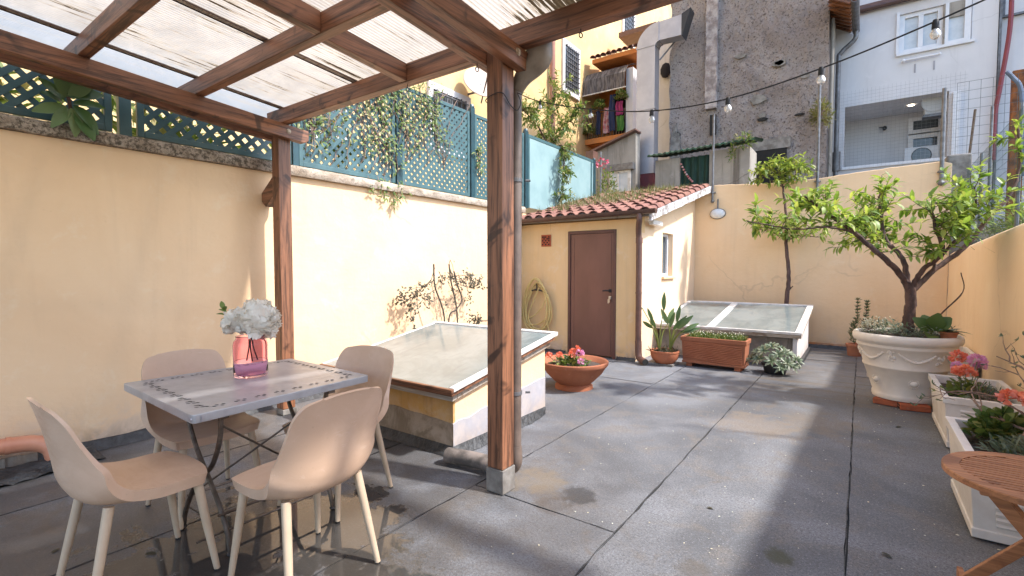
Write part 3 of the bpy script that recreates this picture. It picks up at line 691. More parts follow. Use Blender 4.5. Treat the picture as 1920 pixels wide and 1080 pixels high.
ybeam(-4.552, -4.482, -2.2, 2.78, -.13, .129); ybeam(-4.753, -4.683, -2.2, 2.70, -.13, .129)
ybeam(1.16, 1.23, -2.2, 2.7, -.13, .129)
for x, y, z in ((-1.745, 2.49, 2.775), (-4.482, 2.57, 2.755)):
    b = MB().lathe((0, 0, 0), [(.001, .012), (.012, .012), (.016, .006), (.022, .006), (.024, 0)], 14).build('bolt', M['brass'], pe, smooth=True, local=True)
    b.location = V((x+.001, y, z))-LOCS[pe.name]; b.rotation_euler = (0, R(90), 0)
def xbeam(y, x0, x1, w=.07, h=.13, name='rafter'):
    z = zb(y); return MB().prism([(x0, y-w/2, z+SLP*w/2), (x0, y+w/2, z-SLP*w/2), (x0, y+w/2, z+h-SLP*w/2), (x0, y-w/2, z+h+SLP*w/2)], (x1-x0, 0, 0)).build(name, M['woodX'], pe, bevel=.005)
xbeam(2.54, -4.75, 1.3, .075, .135, 'front_beam')
for y in (1.81, 1.07, .3, -.5, -1.3): xbeam(y, -4.9, 1.3)
for x, ya, yb in ((-2.79, 1.846, 2.50), (-2.745, 1.106, 1.774), (-2.745, .336, 1.034), (-.4, 1.846, 2.50)):
    MB().prism([(x-.035, ya, zb(ya)+.005), (x+.035, ya, zb(ya)+.005), (x+.035, ya, zb(ya)+.132), (x-.035, ya, zb(ya)+.132)], (0, yb-ya, zb(yb)-zb(ya))).build('joist', M['woodY'], pe, bevel=.004)
# short brace from the left post to the wall
MB().prism([(-4.70, 2.53, 2.36), (-4.69, 2.53, 2.18), (-4.86, 2.53, 2.06), (-4.935, 2.53, 2.12), (-4.935, 2.53, 2.2)], (0, .09, 0)).build('brace', M['woodX'], pe, bevel=.004)
# roof sheets with fine ribs running down the slope
def rsheet(x0, x1, pit, amp):
    y0, y1 = -1.9, 2.76; n = int((x1-x0)/pit*6); vs = []; z1 = .155
    for k in range(2):
        y = (y0, y1)[k]
        for i in range(n+1):
            x = x0+(x1-x0)*i/n; vs.append((x, y, zb(y)+z1+amp*math.sin(2*math.pi*(x-x0)/pit)))
    o = MB().add(vs, [(i, i+1, n+2+i, n+1+i) for i in range(n)]).build('roof_sheet', M['sheet'], pe, smooth=True, sharp=180)
for a, b in ((-4.97, -4.53), (-4.49, -3.41), (-3.37, -2.02), (-1.98, -1.02)): rsheet(a, b, .03, .0025)
rsheet(-.98, .1, .076, .008)
for x in (-4.51, -3.39):
    z = lambda y: zb(y)+.146
    MB().prism([(x-.026, -1.9, z(-1.9)), (x-.026, 2.76, z(2.76)), (x-.026, 2.76, z(2.76)+.006), (x-.026, -1.9, z(-1.9)+.006)], (.052, 0, 0)).build('joint_strip', M['frame_wood'], pe)
    mb = MB()
    for s_ in (-.027, .027): mb.prism([(x+s_-.003, -1.9, z(-1.9)-.006), (x+s_-.003, 2.76, z(2.76)-.006), (x+s_-.003, 2.76, z(2.76)+.001), (x+s_-.003, -1.9, z(-1.9)+.001)], (.006, 0, 0))
    mb.build('joint_gasket', M['brownmetal'], pe)
def hook(p):
    p = V(p); mb = MB().tube([p, p-V((0, 0, .022))], .003, 6)
    mb.tube([p-V((0, 0, .036))+V((.006*math.cos(a), .009*math.cos(a), .014*math.sin(a))) for a in [i*.52 for i in range(13)]], .0032, 6)
    mb.build('eye_hook', M['black'], pe, smooth=True)
hook((-1.98, 1.52, zb(1.52)-.107)); hook((-1.98, 2.38, zb(2.38)-.107)); hook((-2.79, 2.54, zb(2.54)+.0)); hook((-1.34, 2.54, zb(2.54)))
# front gutter, outlet bend and downpipe
mb = MB(); prof = [(2.68, .075), (2.685, 0), (2.70, -.012), (2.775, -.012), (2.80, .02), (2.80, .08), (2.795, .08), (2.795, .022), (2.772, -.006), (2.705, -.006), (2.69, .004), (2.686, .075)]
mb.prism([(-4.75, y-.10, 2.882+z) for y, z in prof], (6.0, 0, 0)).build('gutter', M['beigegutter'], pe)
mb = MB().tube(curve([(-1.70, 2.66, 2.87), (-1.70, 2.66, 2.80), (-1.72, 2.65, 2.75), (-1.80, 2.63, 2.68), (-1.845, 2.615, 2.6)], 6), [.085]*8+[.083-.0025*i for i in range(17)], 14)
o = mb.build('outlet_bend', M['beigegutter'], pe, smooth=True); mb = MB()
mb.tube([(-1.85, 2.615, 2.62), (-1.85, 2.61, .22)], .040, 14)
mb.tube(curve([(-1.85, 2.61, .26), (-1.85, 2.612, .14), (-1.93, 2.625, .075), (-2.05, 2.62, .065)], 5), .043, 14); mb.build('downpipe', M['darkdp'], pe, smooth=True)
mb = MB()
for z in (2.02, .62):
    mb.tube([(-1.85, 2.612, z-.012), (-1.85, 2.612, z+.012)], .045, 14); mb.tube([(-1.86, 2.56, z), (-1.845, 2.6, z)], .006); mb.cyl((-1.80, 2.655, z), (-1.775, 2.675, z), .008)
mb.build('pipe_clip', M['greymetal'], pe, smooth=True)
dp = MB().tube([(-2.06, 2.65, .063), (-2.2, 2.645, .066), (-2.46, 2.60, .062)], .056, 16); 
o = dp.build('drain_pipe', M['greypipe'], origin=(-2.2, 2.62, 0), smooth=True); tag(o, 'dirty grey plastic pipe lying on the floor behind the pergola post', 'pipe')
# ---------------------------------------------------------------- string lights
st = thing('string_lights', 'black cable of round bulbs strung from the pergola post to the right', 'string lights', (-1.9, 2.5, 2.5))
SP = [(-1.80, 2.56, 2.56), (-1.595, 2.504, 2.45), (-1.224, 2.437, 2.316), (-.857, 2.371, 2.222), (-.492, 2.305, 2.19), (-.144, 2.242, 2.218), (.183, 2.183, 2.277), (.6, 2.1, 2.37), (1.17, 2.0, 2.5)]
mb = MB().tube(curve(SP, 8), 0.0030, 6); mb.tube(curve([(-1.95, 2.5, 2.49), (-1.945, 2.42, 2.50), (-1.88, 2.415, 2.525), (-1.81, 2.42, 2.52), (-1.81, 2.5, 2.47), (-1.80, 2.56, 2.45), (-1.78, 2.57, 2.5), (-1.8, 2.56, 2.56)], 6), 0.0030, 6)
mb.build('cable', M['rubber'], st, smooth=True)
SKT = MB().lathe((0, 0, 0), [(.001, .01), (.012, .008), (.015, -.005), (.017, -.03), (.0165, -.04), (.001, -.04)], 12).mesh('bulb_socket', M['rubber'], True)
BLB = MB().lathe((0, 0, 0), [(.012, -.038), (.014, -.046), (.022, -.058), (.0235, -.07), (.019, -.084), (.009, -.092), (.001, -.093)], 14).mesh('bulb', M['bulbglass'], True)
for i, p in enumerate(SP[1:8]):
    s_ = piece('bulb_socket', SKT, st, Matrix.Translation(p) @ Matrix.Rotation(U(-.15, .15), 4, 'X') @ Matrix.Scale(.64 if i > 1 else .5, 4))
    b = bpy.data.objects.new('bulb', BLB); COL.objects.link(b); b.parent = s_

# ---------------------------------------------------------------- skylights
s1 = thing('skylight', 'big square sloping glass skylight on a peach and grey base by the left wall', 'skylight', (-3.3, 3.4, 0))
SX0, SX1, SY0, SY1 = -4.08, -2.41, 2.6, 4.13
zg = lambda y: .545+.168*(y-2.6)
def tlow(y, wob=.0): return .30+wob
def tbox(mb, x0, x1, y0, y1, z0, f1, n=1):
    mb.add([(x0, y0, z0), (x1, y0, z0), (x1, y1, z0), (x0, y1, z0), (x0, y0, f1(y0)), (x1, y0, f1(y0)), (x1, y1, f1(y1)), (x0, y1, f1(y1))],
           [(3, 2, 1, 0), (4, 5, 6, 7), (0, 1, 5, 4), (1, 2, 6, 5), (2, 3, 7, 6), (3, 0, 4, 7)])
bx0, bx1, by0, by1 = -3.98, -2.52, 2.73, 4.06
mb = MB(); tbox(mb, bx0, bx1, by0+.02, by1, .0, lambda y: zg(y)-.115); mb.build('base', M['peach'], s1)
mb = MB(); tbox(mb, bx0, bx1-.001, by0, by0+.0195, .0, lambda y: zg(by0)-.118); mb.build('front_render', M['peeling_ochre'], s1)
# painted dado: slightly proud render coat with an uneven top
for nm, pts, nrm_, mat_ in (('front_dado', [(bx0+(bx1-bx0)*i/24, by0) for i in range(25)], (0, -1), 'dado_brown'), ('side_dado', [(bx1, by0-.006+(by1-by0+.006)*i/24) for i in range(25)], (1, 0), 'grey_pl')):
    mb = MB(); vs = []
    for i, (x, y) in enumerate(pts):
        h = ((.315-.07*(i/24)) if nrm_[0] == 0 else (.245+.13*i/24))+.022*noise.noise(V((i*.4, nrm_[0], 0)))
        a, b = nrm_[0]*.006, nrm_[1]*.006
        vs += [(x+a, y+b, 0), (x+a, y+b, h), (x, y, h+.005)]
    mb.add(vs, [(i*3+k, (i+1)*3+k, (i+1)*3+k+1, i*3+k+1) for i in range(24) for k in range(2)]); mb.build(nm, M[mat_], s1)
mb = MB(); P = [(bx0, by0-.006), (bx1+.006, by0-.006), (bx1+.006, by1)]
vs = []
for i in range(17): vs.append((bx0+(bx1+.006-bx0)*i/16, by0-.006, 0, -1))
for i in range(17): vs.append((bx1+.006, by0-.006+(by1+.006-by0)*i/16, 1, 0))
mv = []
for x, y, nx, ny in [(a, b, c, d) for a, b, c, d in vs]:
    e = U(.022, .034)*min(1, (by1+.01-y)*5+.05); mv += [(x, y, .075), (x+nx*.01, y+ny*.01, .06), (x+nx*e, y+ny*e, .03), (x+nx*(e*2), y+ny*(e*2), .003)]
mb.add(mv, [(i*4+k, (i+1)*4+k, (i+1)*4+k+1, i*4+k+1) for i in range(33) for k in range(3)]); mb.build('flashing', M['tar'], s1, smooth=True)
# sill boards and glazed frame
mb = MB()
for x0, x1, y0, y1 in ((-4.02, -2.475, 2.675, 2.73), (-2.53, -2.475, 2.73, 4.09)):
    mb.add([(x0, y0, zg(y0)-.118), (x1, y0, zg(y0)-.118), (x1, y1, zg(y1)-.118), (x0, y1, zg(y1)-.118), (x0, y0, zg(y0)-.058), (x1, y0, zg(y0)-.058), (x1, y1, zg(y1)-.058), (x0, y1, zg(y1)-.058)], [(3, 2, 1, 0), (4, 5, 6, 7), (0, 1, 5, 4), (1, 2, 6, 5), (2, 3, 7, 6), (3, 0, 4, 7)])
mb.build('sill_board', M['frame_wood'], s1, bevel=.004)
def slab(mb, x0, x1, y0, y1, f, a, b):
    mb.add([(x0, y0, f(y0)+a), (x1, y0, f(y0)+a), (x1, y1, f(y1)+a), (x0, y1, f(y1)+a), (x0, y0, f(y0)+b), (x1, y0, f(y0)+b), (x1, y1, f(y1)+b), (x0, y1, f(y1)+b)], [(3, 2, 1, 0), (4, 5, 6, 7), (0, 1, 5, 4), (1, 2, 6, 5), (2, 3, 7, 6), (3, 0, 4, 7)]); return mb
slab(MB(), SX0+.02, SX1-.02, SY0+.02, SY1-.02, zg, -.055, -.02).build('under_frame', M['woodX'], s1, bevel=.004)
mb = MB(); fw = .05
slab(MB(), SX0, SX1, SY0-.004, SY0+fw*.4, zg, -.016, .008).build('front_rail', M['woodX'], s1, bevel=.003); slab(mb, SX0, SX1, SY1-fw, SY1, zg, -.018, .018); slab(mb, SX0, SX0+fw*.6, SY0+fw*.4, SY1-fw, zg, -.018, .010); slab(mb, SX1-fw, SX1, SY0+fw*.4, SY1-fw, zg, -.018, .014)
mb.build('frame', M['whitewood'], s1, bevel=.004)
slab(MB(), SX0+fw*.6, SX1-fw, SY0+fw*.4, SY1-fw, zg, -.017, .004).build('pane', M['skyglass'], s1)

s2 = thing('skylight', 'low two-pane sloping skylight in a white frame against the back wall', 'skylight', (-1.8, 9, 0))
TX0, TX1, TY0, TY1 = -2.79, -.66, 7.97, 9.93
zg2 = lambda y: .50+.142*(y-8)
mb = MB(); tbox(mb, -2.78, -.78, 8.16, 9.9, 0, lambda y: zg2(y)-.06); mb.build('base', M['dirty_wall'], s2)
mb = MB(); tbox(mb, -.778, -.72, 8.03, 9.9, 0, lambda y: zg2(y)-.06); mb.build('side_wall', M['white_pl'], s2, bevel=.006)
mb = MB(); tbox(mb, -.718, -.68, 8.0, 9.9, 0, lambda y: .07); mb.build('flashing', M['tar'], s2)
mb = MB(); slab(mb, TX0, TX1-.01, TY0+.012, TY0+.06, zg2, -.06, -.012); slab(mb, TX1-.06, TX1-.01, TY0+.06, TY1, zg2, -.06, -.012); mb.build('under_frame', M['frame_wood'], s2)
mb = MB()
slab(mb, TX0, TX1, TY0, TY0+.03, zg2, -.010, .028); slab(mb, TX0, TX1, TY1-.06, TY1, zg2, -.010, .028)
for a, b in ((TX0, TX0+.06), (-1.97, -1.86), (TX1-.09, TX1)): slab(mb, a, b, TY0+.03, TY1-.06, zg2, -.010, .028)
mb.build('frame', M['whitewood'], s2, bevel=.006)
for a, b in ((TX0+.06, -1.97), (-1.86, TX1-.09)): slab(MB(), a, b, TY0+.03, TY1-.06, zg2, -.008, .010).build('pane', M['skyglass'], s2)

# ---------------------------------------------------------------- salmon waste pipe
wp = thing('waste_pipe', 'salmon pink plastic waste pipe with a bend at the foot of the left wall', 'pipe', (-4.75, .6, 0))
MB().tube([(-4.80, -.2, .262), (-4.79, .66, .212)], .055, 16).build('pipe', M['orangepipe'], wp, smooth=True)
MB().tube([(-4.79, .64, .214), (-4.788, .665, .212)], .061, 16).build('pipe_socket', M['orangepipe'], wp, smooth=True)
MB().tube(curve([(-4.788, .66, .212), (-4.78, .78, .195), (-4.75, .86, .15), (-4.72, .885, .07)], 6), .057, 16).build('elbow', M['orangepipe'], wp, smooth=True)
mb = MB(); vs = []; nn = 26; mm_ = 7
for i in range(nn+1):
    for k in range(mm_+1):
        y = .2+.95*i/nn; t = k/mm_; x = -4.86+.36*t*(1-.35*i/nn)
        z = .012+.09*math.sin(math.pi*min(1, t*.9+.1))*(.6+.6*noise.noise(V((y*5, t*3, 0))))+.03*noise.noise(V((y*18, t*9, 1)))
        vs.append((x, y, max(.002, z*(1 if 0 < i < nn else .1))))
mb.add(vs, [(i*(mm_+1)+k, i*(mm_+1)+k+1, (i+1)*(mm_+1)+k+1, (i+1)*(mm_+1)+k) for i in range(nn) for k in range(mm_)])
mb.build('tar_patch', M['tar'], tf, smooth=True)
# ---------------------------------------------------------------- dining chairs
def interp(tab, v):
    n = len(tab)-1; t = v*n; i = min(int(t), n-1); f = t-i
    a, b, c, d = tab[max(i-1, 0)], tab[i], tab[i+1], tab[min(i+2, n)]
    return .5*((2*b)+(c-a)*f+(2*a-5*b+4*c-d)*f*f+(3*b-a-3*c+d)*f**3)
CY = [.245, .225, .13, .01, -.10, -.185, -.235, -.262, -.285, -.308, -.326, -.334]
CZ = [.480, .487, .490, .484, .480, .492, .548, .64, .74, .835, .895, .915]
CW = [.215, .236, .247, .25, .25, .25, .248, .244, .238, .228, .196, .135]
EY = [-.045, -.028, -.008, 0, .012, .045, .07, .062, .045, .03, .016, .01]
EZ = [0, 0, 0, .008, .035, .07, .075, .035, .01, 0, -.006, -.012]
TH = [.045, .05, .05, .05, .05, .046, .034, .022, .016, .014, .013, .013]
def shell():
    nu, nv = 18, 44; top = []
    for i in range(nv+1):
        v = i/nv; row = []
        for k in range(nu+1):
            u = -1+2*k/nu; us = math.copysign(abs(u)**.85, u); e = abs(u)**2.4
            row.append(V((us*interp(CW, v), interp(CY, v)+e*interp(EY, v), interp(CZ, v)+e*interp(EZ, v))))
        top.append(row)
    vs, bot = [], []
    for i in range(nv+1):
        for k in range(nu+1):
            a = top[min(i+1, nv)][k]-top[max(i-1, 0)][k]; b = top[i][min(k+1, nu)]-top[i][max(k-1, 0)]
            n = a.cross(b).normalized()
            if n.z < 0 and i < nv*.4 or (i >= nv*.4 and n.y < 0): n = -n
            bl_ = min(1, max(0, (i/nv-.34)/.16)); n = (V((0, 0, 1))*(1-bl_)+n*bl_).normalized()
            vs.append(top[i][k])
            p = top[i][k]-n*interp(TH, i/nv); p.x *= .955+.03*bl_; p.y = p.y*(1-.05*(1-bl_)); bot.append(p)
    mb = MB(); o = len(vs); W = nu+1; fs = []
    for i in range(nv):
        for k in range(nu):
            fs.append((i*W+k, i*W+k+1, (i+1)*W+k+1, (i+1)*W+k)); fs.append((o+i*W+k, o+(i+1)*W+k, o+(i+1)*W+k+1, o+i*W+k+1))
    for i in range(nv):
        fs += [(i*W, (i+1)*W, o+(i+1)*W, o+i*W), (i*W+nu, o+i*W+nu, o+(i+1)*W+nu, (i+1)*W+nu)]
    for k in range(nu):
        fs += [(k, o+k, o+k+1, k+1), (nv*W+k, nv*W+k+1, o+nv*W+k+1, o+nv*W+k)]
    return mb.add(vs+bot, fs)
def make_chair():
    t = thing('dining_chair', 'tan chair nearest the left wall, seen from its side and back, facing the table', 'chair', (0, 0, 0), 0, 'tan moulded chairs around the table')
    s_ = shell().build('seat_shell', M['chair'], t, smooth=True, bevel=.006, local=True, sharp=60)
    for sx in (-1, 1):
        for sy in (-1, 1):
            a = V((sx*.185, .175 if sy > 0 else -.155, .452)); b = V((sx*.23, .235 if sy > 0 else -.245, .0))
            l = MB().tube([a, a.lerp(b, .5), b+V((0, 0, .008))], [.0205, .0185, .0135], 12).build('leg', M['leg'], t, smooth=True, local=True)
            MB().tube([b+V((0, 0, .009)), b], [.014, .013], 10).build('foot_cap', M['rubber'], l, local=True)
    return t
def copy_tree(o, parent=None):
    c = o.copy(); COL.objects.link(c)
    if parent is not None: c.parent = parent
    for ch in list(o.children): copy_tree(ch, c)
    return c
ch0 = make_chair()
CH = [((-2.71, .785), 0, None),
      ((-2.13, 1.265), R(92), 'tan chair in front with its back turned, at the right end of the table'),
      ((-3.25, 1.29), R(-90), 'tan chair behind the table with its back against the left wall'),
      ((-2.66, 1.80), R(192), 'tan chair at the far side of the table, beside the big skylight')]
for i, (p, rz, lab) in enumerate(CH):
    o = ch0 if i == 0 else copy_tree(ch0)
    o.location = (*p, .0); o.rotation_euler = (0, 0, rz); LOCS[o.name] = V((*p, 0))
    if lab: o['label'] = lab
# ---------------------------------------------------------------- table
TZ = .775
tb = thing('metal_table', 'square grey painted metal table with punched border and bronze iron legs', 'table', (-2.97, 1.44, 0))
TC = [(-3.493, .955), (-2.462, .925), (-2.500, 1.935), (-3.436, 1.955)]
def rounded(poly, r, n=4):
    out = []; k = len(poly)
    for i in range(k):
        a, b, c = V(poly[i-1]).to_2d() if False else V((*poly[i-1], 0)), V((*poly[i], 0)), V((*poly[(i+1) % k], 0))
        p, q = b+(a-b).normalized()*r, b+(c-b).normalized()*r
        for j in range(n+1):
            t = j/n; out.append(p*(1-t)**2+b*2*t*(1-t)+q*t*t)
    return out
rp = rounded(TC, .025)
MB().prism([(p.x, p.y, TZ-.042) for p in rp], (0, 0, .042)).build('tabletop', M['zinc'], tb, bevel=.004)
mb = MB()
def tabp(u, v):
    a, b, c, d = [V((*q, 0)) for q in TC]; return (a*(1-u)+b*u)*(1-v)+(d*(1-u)+c*u)*v
def hole(u, v, ang, l=.011, w_=.0055):
    c = tabp(u, v)+V((0, 0, TZ+.0012)); mb.add([c+V((math.cos(ang)*l*math.cos(t)-math.sin(ang)*w_*math.sin(t), math.sin(ang)*l*math.cos(t)+math.cos(ang)*w_*math.sin(t), 0)) for t in [i*.785 for i in range(8)]], [tuple(range(8))])
for k in range(8):
    t = .14+.72*k/7
    for s_ in (0, 1):
        for du, dv in ((-.018, .004), (.016, -.006), (0, .02), (.03, .016)):
            e = .07+dv
            hole(e if s_ == 0 else 1-e, t+du, .5); hole(t+du, e if s_ == 0 else 1-e, 1.1)
for k in range(16):
    t = .1+.8*k/15
    hole(.10, t+.01, .9); hole(t, .10 if k % 2 else .085, .4); hole(t, .93, .4)
NORECALC.add('perforation'); mb.build('perforation', M['dark'], tb)
mb = MB()
for c in ((-2.50, .9285), (-2.48, .9265)): mb.cyl((c[0], c[1]+.002, TZ-.022), (c[0], c[1]-.005, TZ-.022), .008, 8)
mb.box(-2.459, -2.457, .96, .965, TZ-.035, TZ-.01); mb.build('corner_bolt', M['steel'], tb)
def ileg(pts, r=.0125): return MB().tube(curve(pts, 8), r, 8).build('leg', M['iron'], tb, smooth=True)
for y, x0, x1 in ((1.08, -3.02, -2.56), (1.66, -3.04, -2.56)):
    ileg([(x1+.02, y, TZ-.04), (x1+.0, y, .60), (x1-.10, y, .44), ((x0+x1)/2-.02, y, .34), (x0+.10, y, .22), (x0+.02, y, .10), (x0-.01, y, .008)])
    ileg([(x0-.03, y+.03, TZ-.04), (x0+.02, y+.03, .60), (x0+.12, y+.03, .46), ((x0+x1)/2+.02, y+.03, .34), (x1-.09, y+.03, .22), (x1-.01, y+.03, .10), (x1+.02, y+.03, .008)])
    for x in (x0-.01, x1+.02): MB().ball((x, y+(.03 if x > -2.8 else 0), .012), .02, 8, (1, 1, .6)).build('foot', M['rubber'], tb, smooth=True)
mb = MB()
for x in (-2.97, -2.60): mb.tube([(x, 1.08, .2), (x, 1.69, .2)], .007, 6)
mb.tube([(-2.97, 1.1, .2), (-2.6, 1.68, .66)], .006, 6).tube([(-2.58, 1.1, .66), (-2.97, 1.68, .2)], .006, 6)
mb.tube([(-2.60, .98, .11), (-2.60, 1.75, .11)], .006, 6)
mb.build('tie_rod', M['iron'], tb, smooth=True)
MB().box(-3.2, -2.5, 1.06, 1.10, TZ-.06, TZ-.043).box(-3.2, -2.5, 1.65, 1.69, TZ-.06, TZ-.043).build('top_rail', M['iron'], tb)
# ---------------------------------------------------------------- vase and peonies
VX, VY = -3.07, 1.485
va = thing('vase', 'pink glass jar vase with a violet lower part on the grey table', 'vase', (VX, VY, TZ))
NORECALC.add('jar')
def jar(name, prof, mat): MB().lathe((VX, VY, TZ), prof, 36).build(name, mat, va, smooth=True, sharp=60)
T_ = .0035
jar('jar', [(.088, .098), (.097, .1), (.098, .2), (.094, .222), (.082, .236), (.078, .245), (.083, .252), (.080, .255), (.0755, .25), (.0745, .243), (.079, .233), (.090, .219), (.0945, .2), (.0935, .1), (.088, .098)], M['pinkglass'])
jar('jar_base', [(.001, .004), (.085, .003), (.095, .009), (.0965, .02), (.097, .096), (.0935, .096), (.092, .025), (.082, .016), (.001, .014)], M['purpleglass'])
bq = thing('peony_bouquet', 'two large ruffled white peonies with dark stems standing in the pink vase', 'flowers', (VX, VY, TZ))
mb = MB()
HEADS = [((VX-.075, VY-.03, TZ+.33), .112), ((VX+.05, VY+.03, TZ+.345), .142)]
for a, b, c in (((VX-.01, VY-.02, TZ+.1), (VX-.015, VY, TZ+.2), (VX-.03, VY, TZ+.30)), ((VX+.02, VY, TZ+.095), (VX+.0, VY+.0, TZ+.2), (VX+.02, VY+.01, TZ+.31)), ((VX+.045, VY+.02, TZ+.105), (VX+.01, VY+.01, TZ+.2), (VX-.01, VY+.02, TZ+.28))):
    mb.tube(curve([a, b, c], 6), .0045, 6)
mb.build('stem', M['darktwig'], bq, smooth=True)
def petal_mesh(i):
    mb = MB(); vs = []; n = 7; m_ = 8
    for a in range(n+1):
        for b in range(m_+1):
            t = a/n; u = -1+2*b/m_; wd = .62*math.sin(math.pi*min(.96, .15+.70*t))**.7
            curl = -.42*t*t-.22*u*u+.13*math.sin(7*u+i*2.1)*t*t*t+.35*max(0, t-.7)
            vs.append((u*wd, t*(1-.16*u*u)+.09*math.cos(9*u+i)*t*t*t, curl))
    mb.add(vs, [(a*(m_+1)+b, a*(m_+1)+b+1, (a+1)*(m_+1)+b+1, (a+1)*(m_+1)+b) for a in range(n) for b in range(m_)])
    return mb.mesh('petal', M['petal'], True, 180)
PT = [petal_mesh(i) for i in range(4)]
for (c, r) in HEADS:
    bl = MB().ball(c, r*.42, 12).build('bloom', M['petal'], bq, smooth=True); c = V(c)
    for k in range(150):
        z = 1-2*(k+.5)/150*.93; a = k*2.39996; q = math.sqrt(max(0, 1-z*z)); n = V((q*math.cos(a), q*math.sin(a), z*.85)).normalized()
        tn = n.cross(rdir()).normalized(); up = (V((0, 0, 1))-n*n.z); up = up.normalized() if up.length > .1 else tn
        d = (n*U(.35, 1.0)+up*U(.1, .9)+tn*U(-.7, .7)).normalized(); L = r*U(.36, .56)
        piece('petal', PT[k % 4], bl, frame(d, n+tn*U(-.3, .3), c+n*r*U(.55, .8)-d*L*.45) @ Matrix.Diagonal((L, L, L, 1)))
LFU = [MB().leaf((0, 0, 0), (0, 1, 0), (0, 0, 1), 1, w_, dr, fo, 4).mesh('leaf', None or M['lemon'], True, 180) for w_, dr, fo in ((.36, .25, .25), (.42, .45, .2), (.3, .1, .35), (.38, .6, .3))]
def unit_leaves(mat, ws, seg=4):
    return [MB().leaf((0, 0, 0), (0, 1, 0), (0, 0, 1), 1, w_, dr, fo, seg).mesh('leaf', mat, True, 180) for w_, dr, fo in ws]
FI = unit_leaves(M['ivy'], ((.6, .2, .3), (.55, .4, .2)))
for p, d in (((VX-.13, VY-.08, TZ+.40), (-.7, -.5, .5)), ((VX-.14, VY-.09, TZ+.42), (-.2, -.2, 1)), ((VX-.12, VY-.09, TZ+.41), (.5, -.3, .6)), ((VX-.17, VY-.06, TZ+.36), (-1, -.3, -.1)), ((VX-.16, VY-.08, TZ+.38), (-.8, -.6, .3))):
    piece('leaf', FI[0], bq, frame(V(d), (0, -.3, 1), p) @ Matrix.Scale(.05, 4))

# ---------------------------------------------------------------- leaf clouds
def emit(parent, L, units, mat, nind=300, name='leaf', rest='foliage'):
    L.sort(key=lambda q: (q[0]-Cv).length-4*q[3])
    for p, d, up, l, w_, dr in L[:nind]:
        piece(name, units[rng.randrange(len(units))], parent, frame(d, up, p) @ Matrix.Scale(l, 4))
    if len(L) > nind:
        mb = MB()
        for p, d, up, l, w_, dr in L[nind:]: mb.leaf(p, d, up, l, w_, dr, .25, 3)
        return stuff(mb.build(rest, mat, parent, smooth=False))
def twig_leaves(L, a, d, length, n, l0, l1, wr=.36, wood_mb=None, r=.004, droop=.3):
    a = V(a); d = V(d).normalized(); P = [a]
    for i in range(5):
        d = (d+rdir()*.18+V((0, 0, .06))).normalized(); P.append(P[-1]+d*length/5)
    if wood_mb is not None: wood_mb.tube(P, [r, r*.9, r*.8, r*.7, r*.55, r*.35], 5)
    for i in range(n):
        t = .2+.8*(i+.5)/n; k = min(4, int(t*5)); p = P[k].lerp(P[k+1], t*5-k); dd = (P[k+1]-P[k]).normalized()
        s_ = dd.cross(rdir()).normalized(); o = (dd*U(.3, .9)+s_*U(.6, 1)+V((0, 0, U(-.25, .2)))).normalized(); l = U(l0, l1)
        L.append((p, o, V((U(-.4, .4), U(-.4, .4), 1)), l, l*wr*U(.8, 1.2), U(.1, droop*1.8)))
def tree(name, label, cat, base, limbs, radii, twigs, units, mat, nind, wood_mat, group=None):
    t = thing(name, label, cat, base, 0, group); wmb = MB(); L = []
    tr = None
    for i, (pts, r) in enumerate(zip(limbs, radii)):
        P = curve(pts, 7); n = len(P); m_ = MB()
        P = [p+rdir()*.006 for p in P]
        m_.tube(P, [r[0]+(r[1]-r[0])*(k/(n-1)) for k in range(n)], 9)
        m_.build('trunk' if i == 0 else 'limb', wood_mat, t, smooth=True)
    for (a, d, length, n, l0, l1) in twigs: twig_leaves(L, a, d, length, n, l0, l1, .4, wmb)
    stuff(wmb.build('twigs', wood_mat, t, smooth=True))
    emit(t, L, units, mat, nind); return t
# ---------------------------------------------------------------- lemon tree in the big pot
PX, PY = .40, 6.62; PR = .765
LU = unit_leaves(M['lemon'], ((.42, .25, .25), (.46, .5, .2), (.36, .15, .35), (.42, .7, .25)))
limbs = [[(.43, 6.71, .6), (.425, 6.705, .85), (.44, 6.71, 1.05), (.43, 6.71, 1.27)],
 [(.43, 6.71, 1.2), (.33, 6.62, 1.40), (.11, 6.45, 1.64), (-.12, 6.28, 1.87), (-.34, 6.08, 2.05), (-.5, 5.95, 2.2)],
 [(.42, 6.71, 1.22), (.36, 6.74, 1.55), (.22, 6.85, 1.75), (.17, 6.85, 2.02), (.14, 6.8, 2.25)],
 [(.44, 6.7, 1.22), (.52, 6.66, 1.42), (.67, 6.6, 1.6), (.60, 6.5, 1.85), (.55, 6.42, 2.1)],
 [(.45, 6.71, 1.2), (.62, 6.8, 1.42), (.88, 6.98, 1.66), (1.06, 7.1, 1.95), (1.24, 7.22, 2.2), (1.32, 7.28, 2.5), (1.3, 7.26, 2.9)],
 [(-.06, 6.32, 1.82), (-.3, 6.1, 1.88), (-.6, 5.9, 1.86), (-1.0, 5.7, 1.95)],
 [(.67, 6.6, 1.58), (.82, 6.72, 1.8), (.92, 6.7, 2.02), (.9, 6.66, 2.25)],
 [(.3, 6.78, 1.66), (.1, 7.0, 1.85), (-.05, 7.1, 2.08)],
 [(.62, 6.78, 1.42), (.64, 6.8, 1.62)]]
radii = [(.056, .05), (.036, .012), (.03, .01), (.03, .01), (.03, .011), (.013, .006), (.016, .007), (.014, .006), (.018, .014)]
tw = []
def along(pts, t):
    P = curve(pts, 8); return P[min(len(P)-1, int(t*len(P)))]
